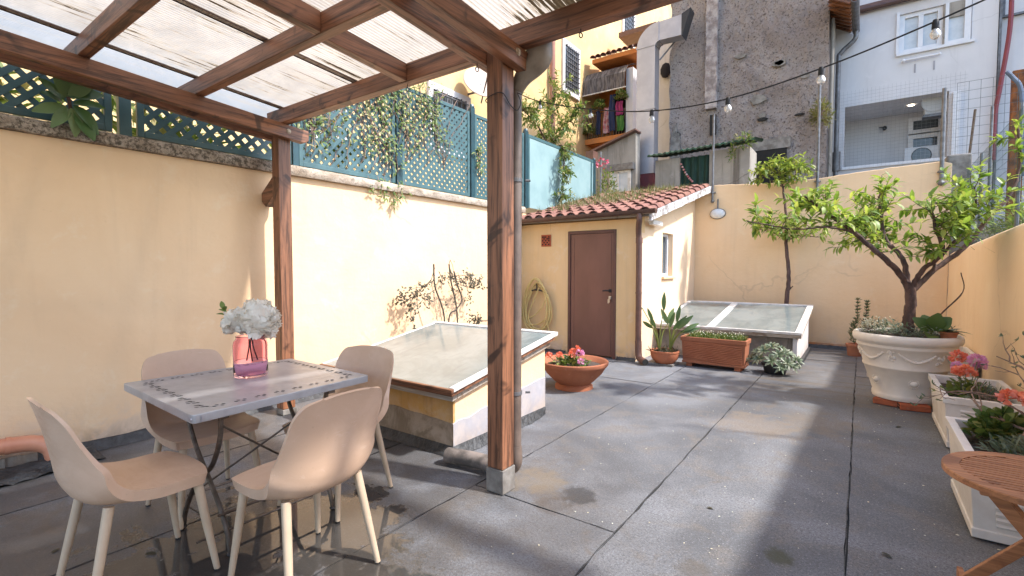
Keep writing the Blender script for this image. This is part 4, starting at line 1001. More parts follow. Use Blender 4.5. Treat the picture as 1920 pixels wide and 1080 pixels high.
for li, n, t0 in ((1, 32, .38), (2, 30, .42), (3, 27, .42), (4, 13, .45), (5, 12, .3), (6, 28, .3), (7, 17, .38)):
    for k in range(n):
        t = t0+(1-t0)*(k+U(0, 1))/n; a = along(limbs[li], t)
        if li == 4 and 1.95 < a.z < 2.35: continue
        d = V((U(-1, 1), U(-1, 1), U(-.35, .8)))
        tw.append((a, d, U(.18, .42) if li != 4 else U(.12, .26), rng.randrange(12, 18), .068, .115))
lt = tree('lemon_tree', 'bushy lemon tree with spreading limbs growing in the big white pot', 'tree', (.43, 6.71, .6), limbs, radii, tw, LU, M['lemon'], 300, M['bark'])
MB().tube(curve([(.60, 6.68, .72), (.68, 6.72, .95), (.86, 6.8, 1.2), (.84, 6.8, 1.4)], 6), [.008]*12+[.005]*7, 6).build('sucker', M['bark'], lt, smooth=True)
# ---------------------------------------------------------------- slim tree behind the low skylight
limbs = [[(-1.08, 10.13, .0), (-1.09, 10.12, .8), (-1.07, 10.12, 1.3), (-1.12, 10.1, 1.9), (-1.13, 10.1, 2.4), (-1.2, 10.1, 2.95), (-1.24, 10.1, 3.25)],
 [(-1.1, 10.1, 1.95), (-.9, 10.05, 2.02), (-.62, 10.0, 1.98)], [(-1.11, 10.1, 1.97), (-1.35, 10.05, 2.1), (-1.62, 10.0, 2.18)],
 [(-1.2, 10.1, 2.9), (-1.0, 10.05, 3.1), (-.88, 10.05, 3.25)], [(-1.2, 10.1, 2.92), (-1.45, 10.05, 3.1), (-1.62, 10.05, 3.2)], [(-1.08, 10.12, 1.02), (-1.0, 10.1, 1.12)]]
radii = [(.045, .012), (.012, .005), (.012, .005), (.012, .005), (.012, .005), (.013, .009)]
tw = []
for li, n, t0 in ((1, 15, .2), (2, 17, .3), (3, 15, .1), (4, 15, .1)):
    for k in range(n):
        t = t0+(1-t0)*(k+U(0, 1))/n; tw.append((along(limbs[li], t), V((U(-1, 1), U(-1, .4), U(-.5, .9))), U(.14, .32), rng.randrange(9, 14), .08, .13))
for k in range(22): tw.append((along(limbs[0], U(.88, 1)), V((U(-1, 1), U(-1, .5), U(-.3, 1.2))), U(.2, .42), 12, .08, .13))
for k in range(8): tw.append((along(limbs[0], U(.55, .64)), V((U(-1, 1), U(-1, .2), U(-.3, .6))), U(.15, .3), 11, .08, .12))
YU = unit_leaves(M['young'], ((.34, .4, .25), (.38, .7, .2), (.3, .3, .3)), 3)
tree('young_tree', 'slim young tree with bright green tufts against the back wall', 'tree', (-1.08, 10.13, 0), limbs, radii, tw, YU, M['young'], 120, M['bark'])
# ---------------------------------------------------------------- big white pot
pt = thing('plant_pot', 'huge round off-white garden pot with moulded garlands, raised on bricks', 'plant pot', (PX, PY, .07))
pz = lambda z: .07+(z-.07)*1.115
prof = [(.30, .07), (.352, .07), (.362, .09), (.362, .115), (.352, .13), (.405, .24), (.462, .365), (.478, .372), (.482, .385), (.474, .398), (.505, .47), (.538, .555), (.556, .562), (.56, .575), (.552, .59), (.558, .60), (.592, .612), (.606, .635), (.606, .665), (.592, .685), (.568, .69), (.552, .678), (.545, .62), (.53, .55)]
NORECALC.add('pot_body'); MB().lathe((PX, PY, 0), [(r*PR, pz(z)) for r, z in prof], 64).build('pot_body', M['whitepot'], pt, smooth=True, sharp=50)
mb = MB(); rad = lambda z: PR*(.474+(z-.398)/(.555-.398)*.064)
for k in range(6):
    a0 = -2.95+k*1.047; P = []
    for i in range(13):
        t = i/12; a = a0+.14+t*.76; z = .53-.075*math.sin(math.pi*t); r = rad(z)+.004; P.append((PX+r*math.cos(a), PY+r*math.sin(a), pz(z)))
    mb.tube(P, [.006+.009*math.sin(math.pi*i/12) for i in range(13)], 7)
    for i in range(26):
        t = U(.05, .95); a = a0+.14+t*.76; z = .53-.075*math.sin(math.pi*t)+U(-.012, .012); r = rad(z)+.006; mb.ball((PX+r*math.cos(a), PY+r*math.sin(a), pz(z)), U(.006, .011), 6)
    for i in range(14):
        a = a0+U(-.08, .08); z = .50+U(-.055, .05); r = rad(z)+.002; mb.ball((PX+r*math.cos(a), PY+r*math.sin(a), pz(z)), U(.008, .016), 6, (1, 1, 1.3))
mb.build('garland', M['whitepot'], pt, smooth=True)
for k in range(6):
    mb = MB(); a = -2.95+.52+k*1.047; z = .25; r = .412*PR-.004; c = V((PX+r*math.cos(a), PY+r*math.sin(a), pz(z)))
    mb.ball(c, .038, 12, (.55+.45*abs(math.sin(a)), .55+.45*abs(math.cos(a)), .85))
    for i in range(16):
        b = i*.3927; t = V((-math.sin(a), math.cos(a), 0)); mb.ball(c+t*(.043*math.cos(b))+V((.010*math.cos(a), .010*math.sin(a), .042*math.sin(b))), .007, 6)
    mb.build('medallion', M['whitepot'], pt, smooth=True)
mb = MB().lathe((PX, PY, 0), [(.001, .75), (.25, .745), (.553*PR, .73)], 40); mb.build('soil', M['soil'], pt)
BK = MB(); BK.box(-.06, .06, -.125, .125, 0, .062)
bkm = BK.mesh('brick_body', M['brick'])
for x, y, rz, lab in ((.27, 6.46, R(75), 'short red brick under the left side of the big white pot'), (.47, 6.36, R(100), 'long red hollow brick under the front of the big white pot'), (.42, 6.82, R(60), 'red brick under the back of the big white pot')):
    b = thing('brick', lab, 'brick', (x, y, .001), rz, 'bricks propping the big pot')
    o = bpy.data.objects.new('brick_body', bkm); COL.objects.link(o); o.parent = b; md = o.modifiers.new('bevel', 'BEVEL'); md.width = .006
    mb = MB()
    for sy in (-1, 1):
        for hx in (-.035, 0, .035):
            for hz in (.018, .044): mb.box(hx-.012, hx+.012, sy*.1255, sy*.128, hz-.009, hz+.009)
    mb.build('brick_hole', M['dark'], b, local=True)
# low planting in the pot
def bush(name, label, cat, c, rx, ry, rz_, n, units, mat, l0, l1, nind=0, group=None, wr=.4, stems=0, zlo=0, wood_='twig'):
    t = thing(name, label, cat, c, 0, group); L = []; c = V(c); mb = MB()
    for i in range(n):
        d = rdir(zlo, 1); p = c+V((d.x*rx*U(.3, 1), d.y*ry*U(.3, 1), d.z*rz_*U(.25, 1)))
        L.append((p, (d+rdir()*.7+V((0, 0, .4))).normalized(), V((U(-.5, .5), U(-.5, .5), 1)), U(l0, l1), U(l0, l1)*wr, U(0, .5)))
    for i in range(stems):
        d = rdir(.2, 1); mb.tube([c, c+V((d.x*rx*.5, d.y*ry*.5, d.z*rz_*.5)), c+V((d.x*rx, d.y*ry, d.z*rz_))], [.006, .004, .002], 5)
    if stems: mb.build('stem', M[wood_], t, smooth=True)
    emit(t, L, units, mat, nind); return t
PG = unit_leaves(M['palegreen'], ((.3, .3, .25), (.4, .5, .2)), 3)
mb = MB(); L = []
uc = thing('trailing_plant', 'grey-green creeping plant covering the soil of the big white pot', 'plant', (PX, PY, .75))
for i in range(900):
    a = U(0, 6.283); r = .41*math.sqrt(U(.02, 1)); x, y = PX+r*math.cos(a), PY+r*math.sin(a); h = U(0, .13)*(.5+.8*noise.noise(V((x*5, y*5, 0)))+.3)
    L.append((V((x, y, .745+h)), V((U(-1, 1), U(-1, 1), U(-.2, .8))), V((0, 0, 1)), U(.03, .065), .014, U(0, .5)))
emit(uc, L, PG, M['palegreen'], 0)
mb = MB()
for i in range(60):
    a = U(1.9, 4.0); r = U(.2, .4); mb.ball((PX+r*math.cos(a), PY+r*math.sin(a), .80+U(0, .1)), .010, 5)
stuff(mb.build('tiny_flower', M['wlow'], uc))
bl = thing('broad_leaf_plant', 'plant with a few big rounded bright green leaves in the big white pot', 'plant', (.59, 6.40, .74))
BLU = unit_leaves(M['grassy'], ((.85, .25, .12), (.8, .4, .15)), 5)
for d, l, h in (((-.6, -.5, .9), .17, .05), ((.2, -.5, 1), .18, .05), ((.6, -.3, .8), .17, .06), ((-.1, -1, .1), .15, .04), ((.1, -1, -.2), .14, .03), ((-.3, .2, 1), .16, .05)):
    p = V((.59, 6.40, .74+h)); q = p+V(d).normalized()*.04
    MB().tube([(.59, 6.40, .73), p, q], .004, 5).build('stalk', M['grassy'], bl)
    piece('leaf', BLU[rng.randrange(2)], bl, frame(d, V((.1, -.8, .6)), q) @ Matrix.Scale(l, 4))
def pot(name, label, cat, c, r, h, mat, rim=.012, group=None, n=28, pr=None):
    t = thing(name, label, cat, c, 0, group)
    pf = pr or [(r*.72, 0), (r*.75, .0), (r*.93, h*.8), (r*.94, h*.8), (r+rim*.3, h*.81), (r+rim*.3, h*.97), (r, h), (r-.014, h), (r-.02, h*.8), (r*.7, h*.2)]
    NORECALC.add('pot_body'); MB().lathe(c, pf, n).build('pot_body', mat, t, smooth=True, sharp=45)
    MB().lathe(c, [(.001, h*.84), (r*.9, h*.82)], n).build('soil', M['soil'], t); return t
pot('plant_pot', 'tiny terracotta pot set on the soil at the right rim of the big white pot', 'plant pot', (.72, 6.42, .745), .075, .07, M['terra'])
fl = thing('potted_plant', 'small plant with long pointed leaves in the tiny pot at the big pot rim', 'plant', (.72, 6.42, .80))
SU = unit_leaves(M['palegreen'], ((.34, .35, .3), (.3, .5, .25)), 5)
for i in range(11):
    a = i*2.4; piece('leaf', SU[i % 2], fl, frame(V((math.cos(a), math.sin(a), U(.1, .9))), (0, 0, 1), (.72, 6.42, .805)) @ Matrix.Scale(U(.11, .18), 4))
# ---------------------------------------------------------------- white planter boxes
def planter(label, x0, x1, y0, y1, h, fl_=.035):
    t = thing('planter_box', label, 'planter', ((x0+x1)/2, (y0+y1)/2, 0), 0, 'white planter boxes along the right wall')
    mb = MB(); z0, zr_ = .035, h-.055
    def ring(z, o): return [(x0+fl_-o, y0+fl_-o, z), (x1-fl_+o, y0+fl_-o, z), (x1-fl_+o, y1-fl_+o, z), (x0+fl_-o, y1-fl_+o, z)]
    rs = [ring(.012, .006), ring(.06, .008), ring(.062, .0), ring(zr_, fl_*.8), ring(zr_+.002, fl_+.006), ring(h, fl_+.008), ring(h, fl_-.035), ring(h-.12, fl_-.045)]
    vs = [p for r in rs for p in r]; fs = [(3, 2, 1, 0)]+[(i*4+k, i*4+(k+1) % 4, (i+1)*4+(k+1) % 4, (i+1)*4+k) for i in range(len(rs)-1) for k in range(4)]
    NORECALC.add('planter_body'); mb.add(vs, fs).build('planter_body', M['whitebox'], t, bevel=.006)
    mb = MB(); nr = 9                                  # horizontal ribs on the end and side panels
    for i in range(nr):
        z = .10+(zr_-.15)*i/(nr-1); o = fl_*.8*(z-.062)/(zr_-.062)
        mb.tube([(x0+fl_-o+.09, y0+fl_-o-.001, z), (x1-fl_+o-.09, y0+fl_-o-.001, z)], .0115, 6)
    mb.build('panel_ribs', M['whitebox'], t, smooth=True)
    MB().add([(x0+.05, y0+.05, h-.07), (x1-.05, y0+.05, h-.07), (x1-.05, y1-.05, h-.07), (x0+.05, y1-.05, h-.07)], [(0, 1, 2, 3)]).build('soil', M['soil'], t)
    return t
planter('white ribbed planter box in the middle, with geraniums, beside the big pot', .56, 1.06, 5.12, 6.15, .425)
planter('nearest white ribbed planter box, beside the slatted wooden table', .485, 1.02, 3.47, 4.27, .465)
planter('white planter box half hidden behind the big round pot', .70, 1.10, 7.45, 8.3, .45)
# geraniums and scrub in the planters
def geranium(label, c, heads, n=130):
    t = thing('geranium', label, 'flowers', c); mb = MB(); L = []; c = V(c)
    for (dx, dy, dz, r, mt) in heads:
        q = c+V((dx, dy, dz)); mb.tube([c+V((dx*.3, dy*.3, 0)), c+V((dx*.7, dy*.7, dz*.6)), q], .004, 5); b = MB()
        for k in range(70):
            n_ = rdir(-.3, 1); b.leaf(q+n_*r*.55*V((1, 1, .75)).length/1.6, n_+rdir()*.6, rdir(), r*.55, r*.5, .2, .1, 2)
        b.build('bloom', M[mt], t)
    mb.build('stem', M['palegreen'], t)
    for k in range(n):
        d = rdir(0, 1); L.append((c+V((d.x*.2*U(.2, 1), d.y*.26*U(.2, 1), d.z*.14*U(.1, 1))), d+rdir()*.7, V((U(-.4, .4), U(-.4, .4), 1)), U(.04, .065), U(.035, .05), U(.1, .5)))
    emit(t, L, GU, M['grassy'], 60); return t
GU = unit_leaves(M['grassy'], ((.85, .3, .15), (.8, .1, .2)), 3)
geranium('salmon and pink geranium heads in the middle white planter', (.74, 5.55, .36), [(-.03, .16, .30, .07, 'geranium'), (.07, .02, .30, .068, 'pinkfl'), (-.02, -.16, .22, .075, 'geranium'), (-.07, -.2, .24, .05, 'geranium'), (.1, .1, .25, .05, 'pinkfl'), (-.05, .06, .24, .045, 'pinkfl')], 150)
bush('leafy_clump', 'bright green leafy clump in the nearest white planter', 'plant', (.70, 4.03, .42), .17, .16, .17, 260, GU, M['grassy'], .04, .075, 120, None, .8)
uc = bush('trailing_plant', 'low grey-green creeping plant in the nearest white planter', 'plant', (.78, 3.72, .41), .24, .22, .11, 420, PG, M['palegreen'], .03, .06, 0, None, .3)
bush('trailing_plant', 'thin grey scrub and dry stems in the middle white planter', 'plant', (.84, 5.45, .36), .17, .3, .14, 260, PG, M['palegreen'], .025, .05, 0, None, .3, 14)
sb = thing('bare_shrub', 'bare twisting shrub with one salmon flower head in the nearest planter', 'shrub', (.84, 4.1, .39))
mb = MB(); TR = []
tr_ = [(.76, 3.86, .36), (.775, 3.87, .48), (.82, 3.9, .555), (.94, 3.95, .59), (1.06, 4.0, .68)]
mb.tube(curve(tr_, 6), [.028-.0006*i for i in range(25)], 8).build('trunk', M['twig'], sb, smooth=True)
mb = MB(); L = []
def wander(a, d, n, step, r0, br=0):
    P = [V(a)]; d = V(d).normalized()
    for i in range(n):
        d = (d+rdir()*.42+V((0, 0, .05))).normalized(); P.append(P[-1]+d*step)
        if br and U(0, 1) < .35: wander(P[-1], d+rdir()*.9, max(2, n//2), step*.8, r0*.6, br-1)
    mb.tube(P, [r0*(1-.65*i/n) for i in range(n+1)], 5)
    if U(0, 1) < .55:
        for _ in range(5): L.append((P[-1], rdir(-.1, 1), rdir(), U(.012, .03), .01, .2))
for a, d, n, r in (((.82, 3.9, .55), (-.3, .5, .6), 7, .009), ((.80, 3.89, .53), (-.9, .6, .5), 9, .008), ((.94, 3.95, .6), (-.1, .7, .8), 7, .008), ((1.0, 3.97, .63), (-.2, .4, .9), 8, .008), ((.9, 3.93, .58), (-.6, -.1, .8), 6, .007), ((.84, 3.9, .56), (-1, .9, .1), 10, .006), ((.97, 3.95, .61), (.1, .2, 1), 7, .007)):
    wander(a, d, n, .065, r, 2)
mb.build('branches', M['twig'], sb, smooth=True); emit(sb, L, PG, M['palegreen'], 0)
b = MB(); q = V((.735, 3.92, .69))
for k in range(90): 
    n_ = rdir(-.2, 1); b.leaf(q+V((n_.x*.06, n_.y*.06, n_.z*.03)), n_+rdir()*.6, rdir(), .036, .034, .2, .1, 2)
b.build('bloom', M['geranium'], sb)
# ---------------------------------------------------------------- slatted wooden table
wt = thing('folding_table', 'small round slatted wooden folding table at the right edge', 'table', (.60, 2.74, 0))
cx, cy, rr, tz = .60, 2.735, .30, .62
mb = MB(); n = 56; vs = []
for r, z in ((rr, tz-.024), (rr, tz-.004), (rr-.004, tz), (rr-.058, tz), (rr-.058, tz-.024)):
    for j in range(n):
        a = 2*math.pi*j/n; vs.append((cx+r*math.cos(a), cy+r*math.sin(a), z))
mb.add(vs, [(i*n+j, i*n+(j+1) % n, ((i+1) % 5)*n+(j+1) % n, ((i+1) % 5)*n+j) for i in range(5) for j in range(n)])
mb.build('top_ring', M['teak'], wt, smooth=True, sharp=30)
q = math.sqrt((rr-.059)**2-.04**2)
MB().box(cx+.0, cx+.075, cy-q, cy+q, tz-.022, tz-.001).build('centre_board', M['teakY'], wt, bevel=.002)
k = -8
while k <= 8:
    y = cy+k*.029; h = math.sqrt(max(0, (rr-.059)**2-(y-cy)**2))
    if h > .06:
        if h > .02: MB().box(cx-h, cx-.002, y-.0095, y+.0095, tz-.02, tz-.001).build('slat', M['teak'], wt, bevel=.001)
        if h > .08: MB().box(cx+.077, cx+h, y-.0095, y+.0095, tz-.02, tz-.001).build('slat', M['teak'], wt, bevel=.001)
    k += 1
for y0_, in ((2.60,), (2.86,)): MB().box(cx-.2, cx+.22, y0_-.012, y0_+.012, tz-.062, tz-.026).build('top_rail', M['teak'], wt, bevel=.006)
def lg(p, q, w_=.022, h_=.045): MB().bar(p, q, w_, h_).build('leg', M['teak'], wt, bevel=.003)
for y0_ in (2.575, 2.885): lg((.37, y0_+.13 if False else y0_, .012), (.83, y0_, tz-.05))
for y0_ in (2.60, 2.86): lg((cx-.16, y0_+.0, tz-.045), (.86, y0_, .012))
MB().bar((.40, 2.50, .06), (.40, 2.96, .06), .022, .045).build('cross_bar', M['teak'], wt, bevel=.003)
MB().bar((.83, 2.50, .06), (.83, 2.96, .06), .022, .045).build('cross_bar', M['teak'], wt, bevel=.003)
MB().cyl((.61, 2.55, .31), (.61, 2.91, .31), .009).build('pivot', M['chrome'], wt)
# ---------------------------------------------------------------- pots by the shed and the low skylight
def trough():
    t = thing('terracotta_trough', 'long terracotta trough with combed front on feet before the low skylight', 'planter', (-1.7, 7.42, 0))
    x0, x1, y0, y1, h = -2.15, -1.25, 7.25, 7.6, .44; mb = MB()
    def ring(z, o): return [(x0+o, y0+o, z), (x1-o, y0+o, z), (x1-o, y1-o, z), (x0+o, y1-o, z)]
    rs = [ring(.055, .022), ring(.085, .022), ring(.088, .032), ring(.375, .018), ring(.378, .004), ring(h-.004, 0), ring(h, .006), ring(h, .03), ring(h-.1, .035)]
    vs = [p for r in rs for p in r]; NORECALC.add('trough_body')
    mb.add(vs, [(3, 2, 1, 0)]+[(i*4+k, i*4+(k+1) % 4, (i+1)*4+(k+1) % 4, (i+1)*4+k) for i in range(len(rs)-1) for k in range(4)]).build('trough_body', M['terra'], t, bevel=.006)
    mb = MB()
    for i in range(12):
        P = []
        for k in range(13):
            u = k/12; x = x0+.06+u*(x1-x0-.12); z = .115+i*.0225+.055*(1-u)-.028+.004*math.sin(u*9+i)
            z = min(.362, max(.098, z)); P.append((x, y0+.026-.012*(z-.088)/.29, z))
        mb.tube(P, .0085, 5)
    mb.build('combed_lines', M['terra'], t, smooth=True)
    for x in (x0+.12, x1-.12): MB().box(x-.04, x+.04, y0+.05, y1-.05, .002, .056).build('foot', M['terra'], t)
    MB().add([(x0+.03, y0+.03, h-.05), (x1-.03, y0+.03, h-.05), (x1-.03, y1-.03, h-.05), (x0+.03, y1-.03, h-.05)], [(0, 1, 2, 3)]).build('soil', M['soil'], t)
trough()
mb = MB()
for _ in range(1500):
    x, y = U(-2.05, -1.32), U(7.3, 7.56); mb.leaf((x, y, .39), V((U(-.6, .6), U(-.6, .6), 1)), rdir(-.2, .2), U(.05, .13), U(.008, .016), U(.1, .6), .2, 2)
pl = thing('low_plant', 'low yellow-green plants filling the terracotta trough', 'plant', (-1.7, 7.42, .4)); stuff(mb.build('foliage', M['grassy'], pl))
mb = MB()
for _ in range(90): mb.ball((U(-2.05, -1.32), U(7.3, 7.56), .45+U(0, .08)), .008, 4)
stuff(mb.build('tiny_flower', M['wlow'], pl))
c0 = (-2.36, 7.2, .03)
pot('plant_pot', 'squat round terracotta bowl pot holding the bird of paradise plant', 'plant pot', c0, .205, .19, M['terra'], pr=[(.10, 0), (.13, 0), (.185, .06), (.205, .12), (.208, .16), (.216, .165), (.216, .188), (.208, .19), (.195, .188), (.18, .12)])
MB().box(-2.6, -2.2, 7.06, 7.38, .004, .03).build('paving_slab', M['concrete'], tf)
bp = thing('bird_of_paradise', 'bird of paradise plant with long stalks and upright strap leaves by the downpipe', 'plant', (-2.36, 7.2, .2))
BU = unit_leaves(M['bop'], ((.26, .15, .35), (.3, .3, .25), (.24, .5, .3)), 6)
stk = MB(); spots = [(-.07, -.02), (.07, .0)]
tips = [((-.02, 0, .62), .26, (0, -.05, 1), 0), ((-.17, -.03, .44), .22, (-.5, 0, 1), 0), ((.06, -.04, .42), .24, (-.4, -.1, .8), 1), ((.16, .05, .45), .25, (.15, 0, 1), 0), ((.2, -.04, .36), .28, (.7, -.2, .7), 1), ((.22, .03, .30), .26, (1, 0, .35), 2), ((-.2, .04, .33), .2, (-.9, 0, .5), 1), ((.1, -.08, .38), .24, (.35, -.3, 1), 0), ((-.34, -.02, .62), .2, (-1, .2, .45), 2), ((.02, .08, .42), .25, (.2, .3, 1), 1), ((-.12, -.08, .36), .2, (-.2, -.6, .8), 1), ((.28, .02, .33), .22, (.9, .2, .6), 1), ((.13, .0, .34), .26, (.55, -.5, .65), 2)]
for i, (q, l, d, k) in enumerate(tips):
    sx, sy = spots[0 if q[0] < .03 else 1]; a = V((-2.36+sx, 7.2+sy, .2)); b = V((-2.36+q[0], 7.2+q[1], .2+q[2]))
    m_ = a.lerp(b, .5)+V((sx*.15-.1*(b.x-a.x), 0, .05)); MB().tube(curve([a, m_, b], 6), [.009]*8+[.006]*5, 6).build('stalk', M['bopstem'], bp, smooth=True)
    piece('leaf', BU[k], bp, frame(V(d), V((.1, -1, .2)), b) @ Matrix.Scale(l, 4))
mb = MB()
for _ in range(140): mb.leaf((-2.36+U(-.16, .16), 7.2+U(-.16, .16), .20), V((U(-1, 1), U(-1, 1), U(.0, .9))), rdir(), U(.04, .11), .015, .4, .3, 2)
stuff(mb.build('dry_leaves', M['dryleaf'], bp))
bw_ = (-2.80, 5.18, .0)
pot('plant_pot', 'wide terracotta bowl with geraniums at the far corner of the big skylight', 'plant pot', bw_, .41, .33, M['terra'], n=40, pr=[(.20, 0), (.23, .0), (.225, .035), (.20, .06), (.24, .09), (.335, .185), (.385, .265), (.398, .275), (.412, .295), (.412, .325), (.400, .335), (.37, .325), (.33, .25), (.2, .15)])
def flowers(t_label, c, pts, n, mts):
    t = thing('geranium', t_label, 'flowers', c); c = V(c); L = []; mb = MB()
    for k, (dx, dy, dz, r, mt) in enumerate(pts):
        q = c+V((dx, dy, dz)); mb.tube([c+V((dx*.6, dy*.6, 0)), q], .004, 5); b = MB()
        for j in range(46):
            n_ = rdir(-.3, 1); b.leaf(q+n_*r*.5, n_+rdir()*.6, rdir(), r*.6, r*.6, .2, .1, 2)
        b.build('bloom', M[mt], t)
    mb.build('stem', M['palegreen'], t)
    for k in range(n):
        d = rdir(0, 1); L.append((c+V((d.x*.26*U(.2, 1), d.y*.26*U(.2, 1), d.z*.10*U(.1, 1))), d+rdir()*.6, V((U(-.4, .4), U(-.4, .4), 1)), U(.04, .06), U(.03, .045), .3))
    emit(t, L, GU, M['grassy'], 50)
flowers('salmon and pink geraniums in the wide terracotta bowl', (-2.82, 5.14, .28), [(.04, -.06, .13, .05, 'geranium'), (.07, .02, .19, .05, 'geranium'), (.13, -.02, .15, .055, 'pinkfl'), (.19, -.1, .07, .045, 'pinkfl'), (.0, .05, .15, .045, 'geranium'), (-.22, -.14, .10, .05, 'geranium'), (-.16, .0, .1, .045, 'geranium')], 200, None)
# succulent clump
pot('plant_pot', 'low dark plastic pot hidden under the succulent rosettes', 'plant pot', (-.93, 7.5, .0), .17, .14, M['black'])
su = thing('succulent', 'spreading clump of pale green succulent rosettes beside the terracotta trough', 'plant', (-.93, 7.5, .12))
L = []
for (dx, dy, dz) in [(-.2, -.06, .16), (-.12, -.14, .2), (-.04, -.02, .24), (.05, -.12, .15), (.12, -.04, .17), (.16, -.16, .06), (.22, -.1, .02), (-.1, .06, .22), (.05, .1, .2), (-.24, .04, .14), (.18, .05, .13), (-.02, -.2, .08), (-.18, -.18, .08), (.26, -.02, .08), (.1, -.22, .01), (-.28, -.1, .06)]:
    q = V((-.93+dx, 7.5+dy, .12+dz)); ax = (V((dx*1.6, dy*1.6-.2, .45))).normalized()
    for k in range(17):
        a = k*2.4; el = .15+.055*k; t1 = ax.orthogonal().normalized(); t2 = ax.cross(t1)
        d = (t1*math.cos(a)+t2*math.sin(a))*math.cos(el)+ax*math.sin(el); L.append((q, d, ax, .115-.003*k, .03, .15))
emit(su, L, unit_leaves(M['succ'], ((.34, .15, .3), (.3, .3, .25)), 3), M['succ'], 270)
# slim potted conifers behind the big pot
for i, (x, y, h, lab) in enumerate(((-.06, 9.75, .74, 'left thin dark conifer seedling in a terracotta pot by the back wall'), (.06, 9.9, .70, 'right thin dark conifer seedling close behind the big pot'))):
    pot('plant_pot', ('terracotta pot under the left conifer seedling', 'terracotta pot under the right conifer seedling')[i], 'plant pot', (x, y, .0), .12, .2, M['terra'], group='pots of the conifer seedlings')
    t = thing('conifer_seedling', lab, 'plant', (x, y, .18)); mb = MB(); P = curve([(x, y, .18), (x-.03, y, .4), (x+.02, y, .6), (x+.03-.0*i, y, .18+h)], 6)
    MB().tube(P, .006, 5).build('trunk', M['bark'], t)
    for _ in range(420):
        k = rng.randrange(1, len(P)); p = P[k]; d = rdir(-.1, .9); mb.leaf(p+d*U(0, .05)*(1.2-k/len(P)), d+V((0, 0, .5)), rdir(), U(.03, .06), .011, .2, .2, 2)
    stuff(mb.build('foliage', M['conifer'], t))
bush('flowering_plant', 'small pale yellow flowering plant at the left rim of the big white pot', 'plant', (.08, 6.52, .78), .08, .08, .12, 110, PG, M['wlow'], .02, .035, 0, None, .6, 8)
# ---------------------------------------------------------------- hose and wall plants
hk = thing('hose_hook', 'dark metal hook bracket on the shed wall carrying the yellow hose', 'hook', (-4.55, 7.15, 1.2))
MB().tube(curve([(-4.72, 7.12, .98), (-4.68, 7.08, 1.04), (-4.55, 7.06, 1.07), (-4.42, 7.08, 1.04), (-4.37, 7.12, 1.0)], 6), .014, 8).tube([(-4.55, 7.148, 1.22), (-4.55, 7.06, 1.18), (-4.55, 7.06, 1.05)], .01, 8).build('bracket', M['darktwig'], hk, smooth=True)
hs = thing('garden_hose', 'yellow garden hose coiled in loose loops on the shed wall', 'hose', (-4.55, 7.08, .8)); mb = MB()
for i in range(7):
    cx_, cz_ = -4.55+U(-.05, .05), .78+U(-.06, .04); rx, rz_ = .27+U(-.06, .04), .42+U(-.06, .05); ph = U(-.2, .2); P = []
    for k in range(37):
        a = 2*math.pi*k/36+ph; P.append((cx_+rx*math.sin(a)*(1-.25*math.cos(a)), 7.09-.012*i+.02*math.sin(a*2+i), cz_+rz_*math.cos(a)))
    mb.tube(P, .0105, 8, False)
for a in ([(-4.75, 7.06, .55), (-4.6, 7.05, .62), (-4.45, 7.04, .75), (-4.34, 7.05, .95)], [(-4.5, 7.05, 1.1), (-4.62, 7.05, .85), (-4.72, 7.05, .6), (-4.6, 7.04, .42), (-4.4, 7.05, .38), (-4.3, 7.05, .3)], [(-4.7, 7.04, .45), (-4.5, 7.04, .48), (-4.35, 7.03, .55), (-4.28, 7.04, .35)]):
    mb.tube(curve(a, 8), .0105, 8)
mb.build('hose_loops', M['hose'], hs, smooth=True)
bush('wall_weed', 'wispy pale green weed in the corner beside the coiled hose', 'plant', (-4.80, 6.75, .55), .10, .22, .62, 420, PG, M['ivy'], .02, .05, 0, None, .4, 12)
# dry shrub behind the big skylight
ds = thing('dry_shrub', 'sparse dark dry shrub standing by the left wall behind the big skylight', 'shrub', (-4.66, 5.0, .1)); mb = MB(); L = []
def dwander(a, d, n, step, r0, br, leaf=.6):
    P = [V(a)]; d = V(d).normalized()
    for i in range(n):
        d = (d+V((U(-.2, .2)*.5, U(-1, 1)*.34, U(-1, 1)*.34))).normalized(); q = P[-1]+d*step; q.x = min(-4.5, max(-4.86, q.x)); q.z = min(q.z, 1.50+U(-.35, .06)); q.y = min(5.66, max(4.2, q.y)); P.append(q)
        for _ in range(5):
            if U(0, 1) < leaf-.38: L.append((q+rdir()*.045, V((U(-.4, .4), U(-1, 1), U(-.8, .8))), V((1, 0, .3)), U(.025, .055), U(.02, .03), .3))
        if br and U(0, 1) < .3: dwander(q, d+V((0, U(-1, 1), U(-.5, .6))), max(3, n-3), step*.85, r0*.6, br-1, .8)
    mb.tube(P, [r0*(1-.6*i/n) for i in range(n+1)], 5)
for a, pts in ((0, [(-4.62, 4.78, .1), (-4.64, 4.86, .7), (-4.66, 4.82, .95), (-4.68, 4.72, 1.2), (-4.68, 4.70, 1.5)]), (1, [(-4.64, 5.15, .1), (-4.64, 5.12, .75), (-4.66, 5.1, 1.0), (-4.68, 5.04, 1.25), (-4.68, 5.0, 1.5)]), (2, [(-4.6, 4.9, .1), (-4.62, 4.93, .75), (-4.62, 5.08, .86), (-4.62, 5.2, 1.0), (-4.66, 5.15, 1.2), (-4.68, 5.1, 1.4)])):
    mb.tube(curve(pts, 6), .011, 6)
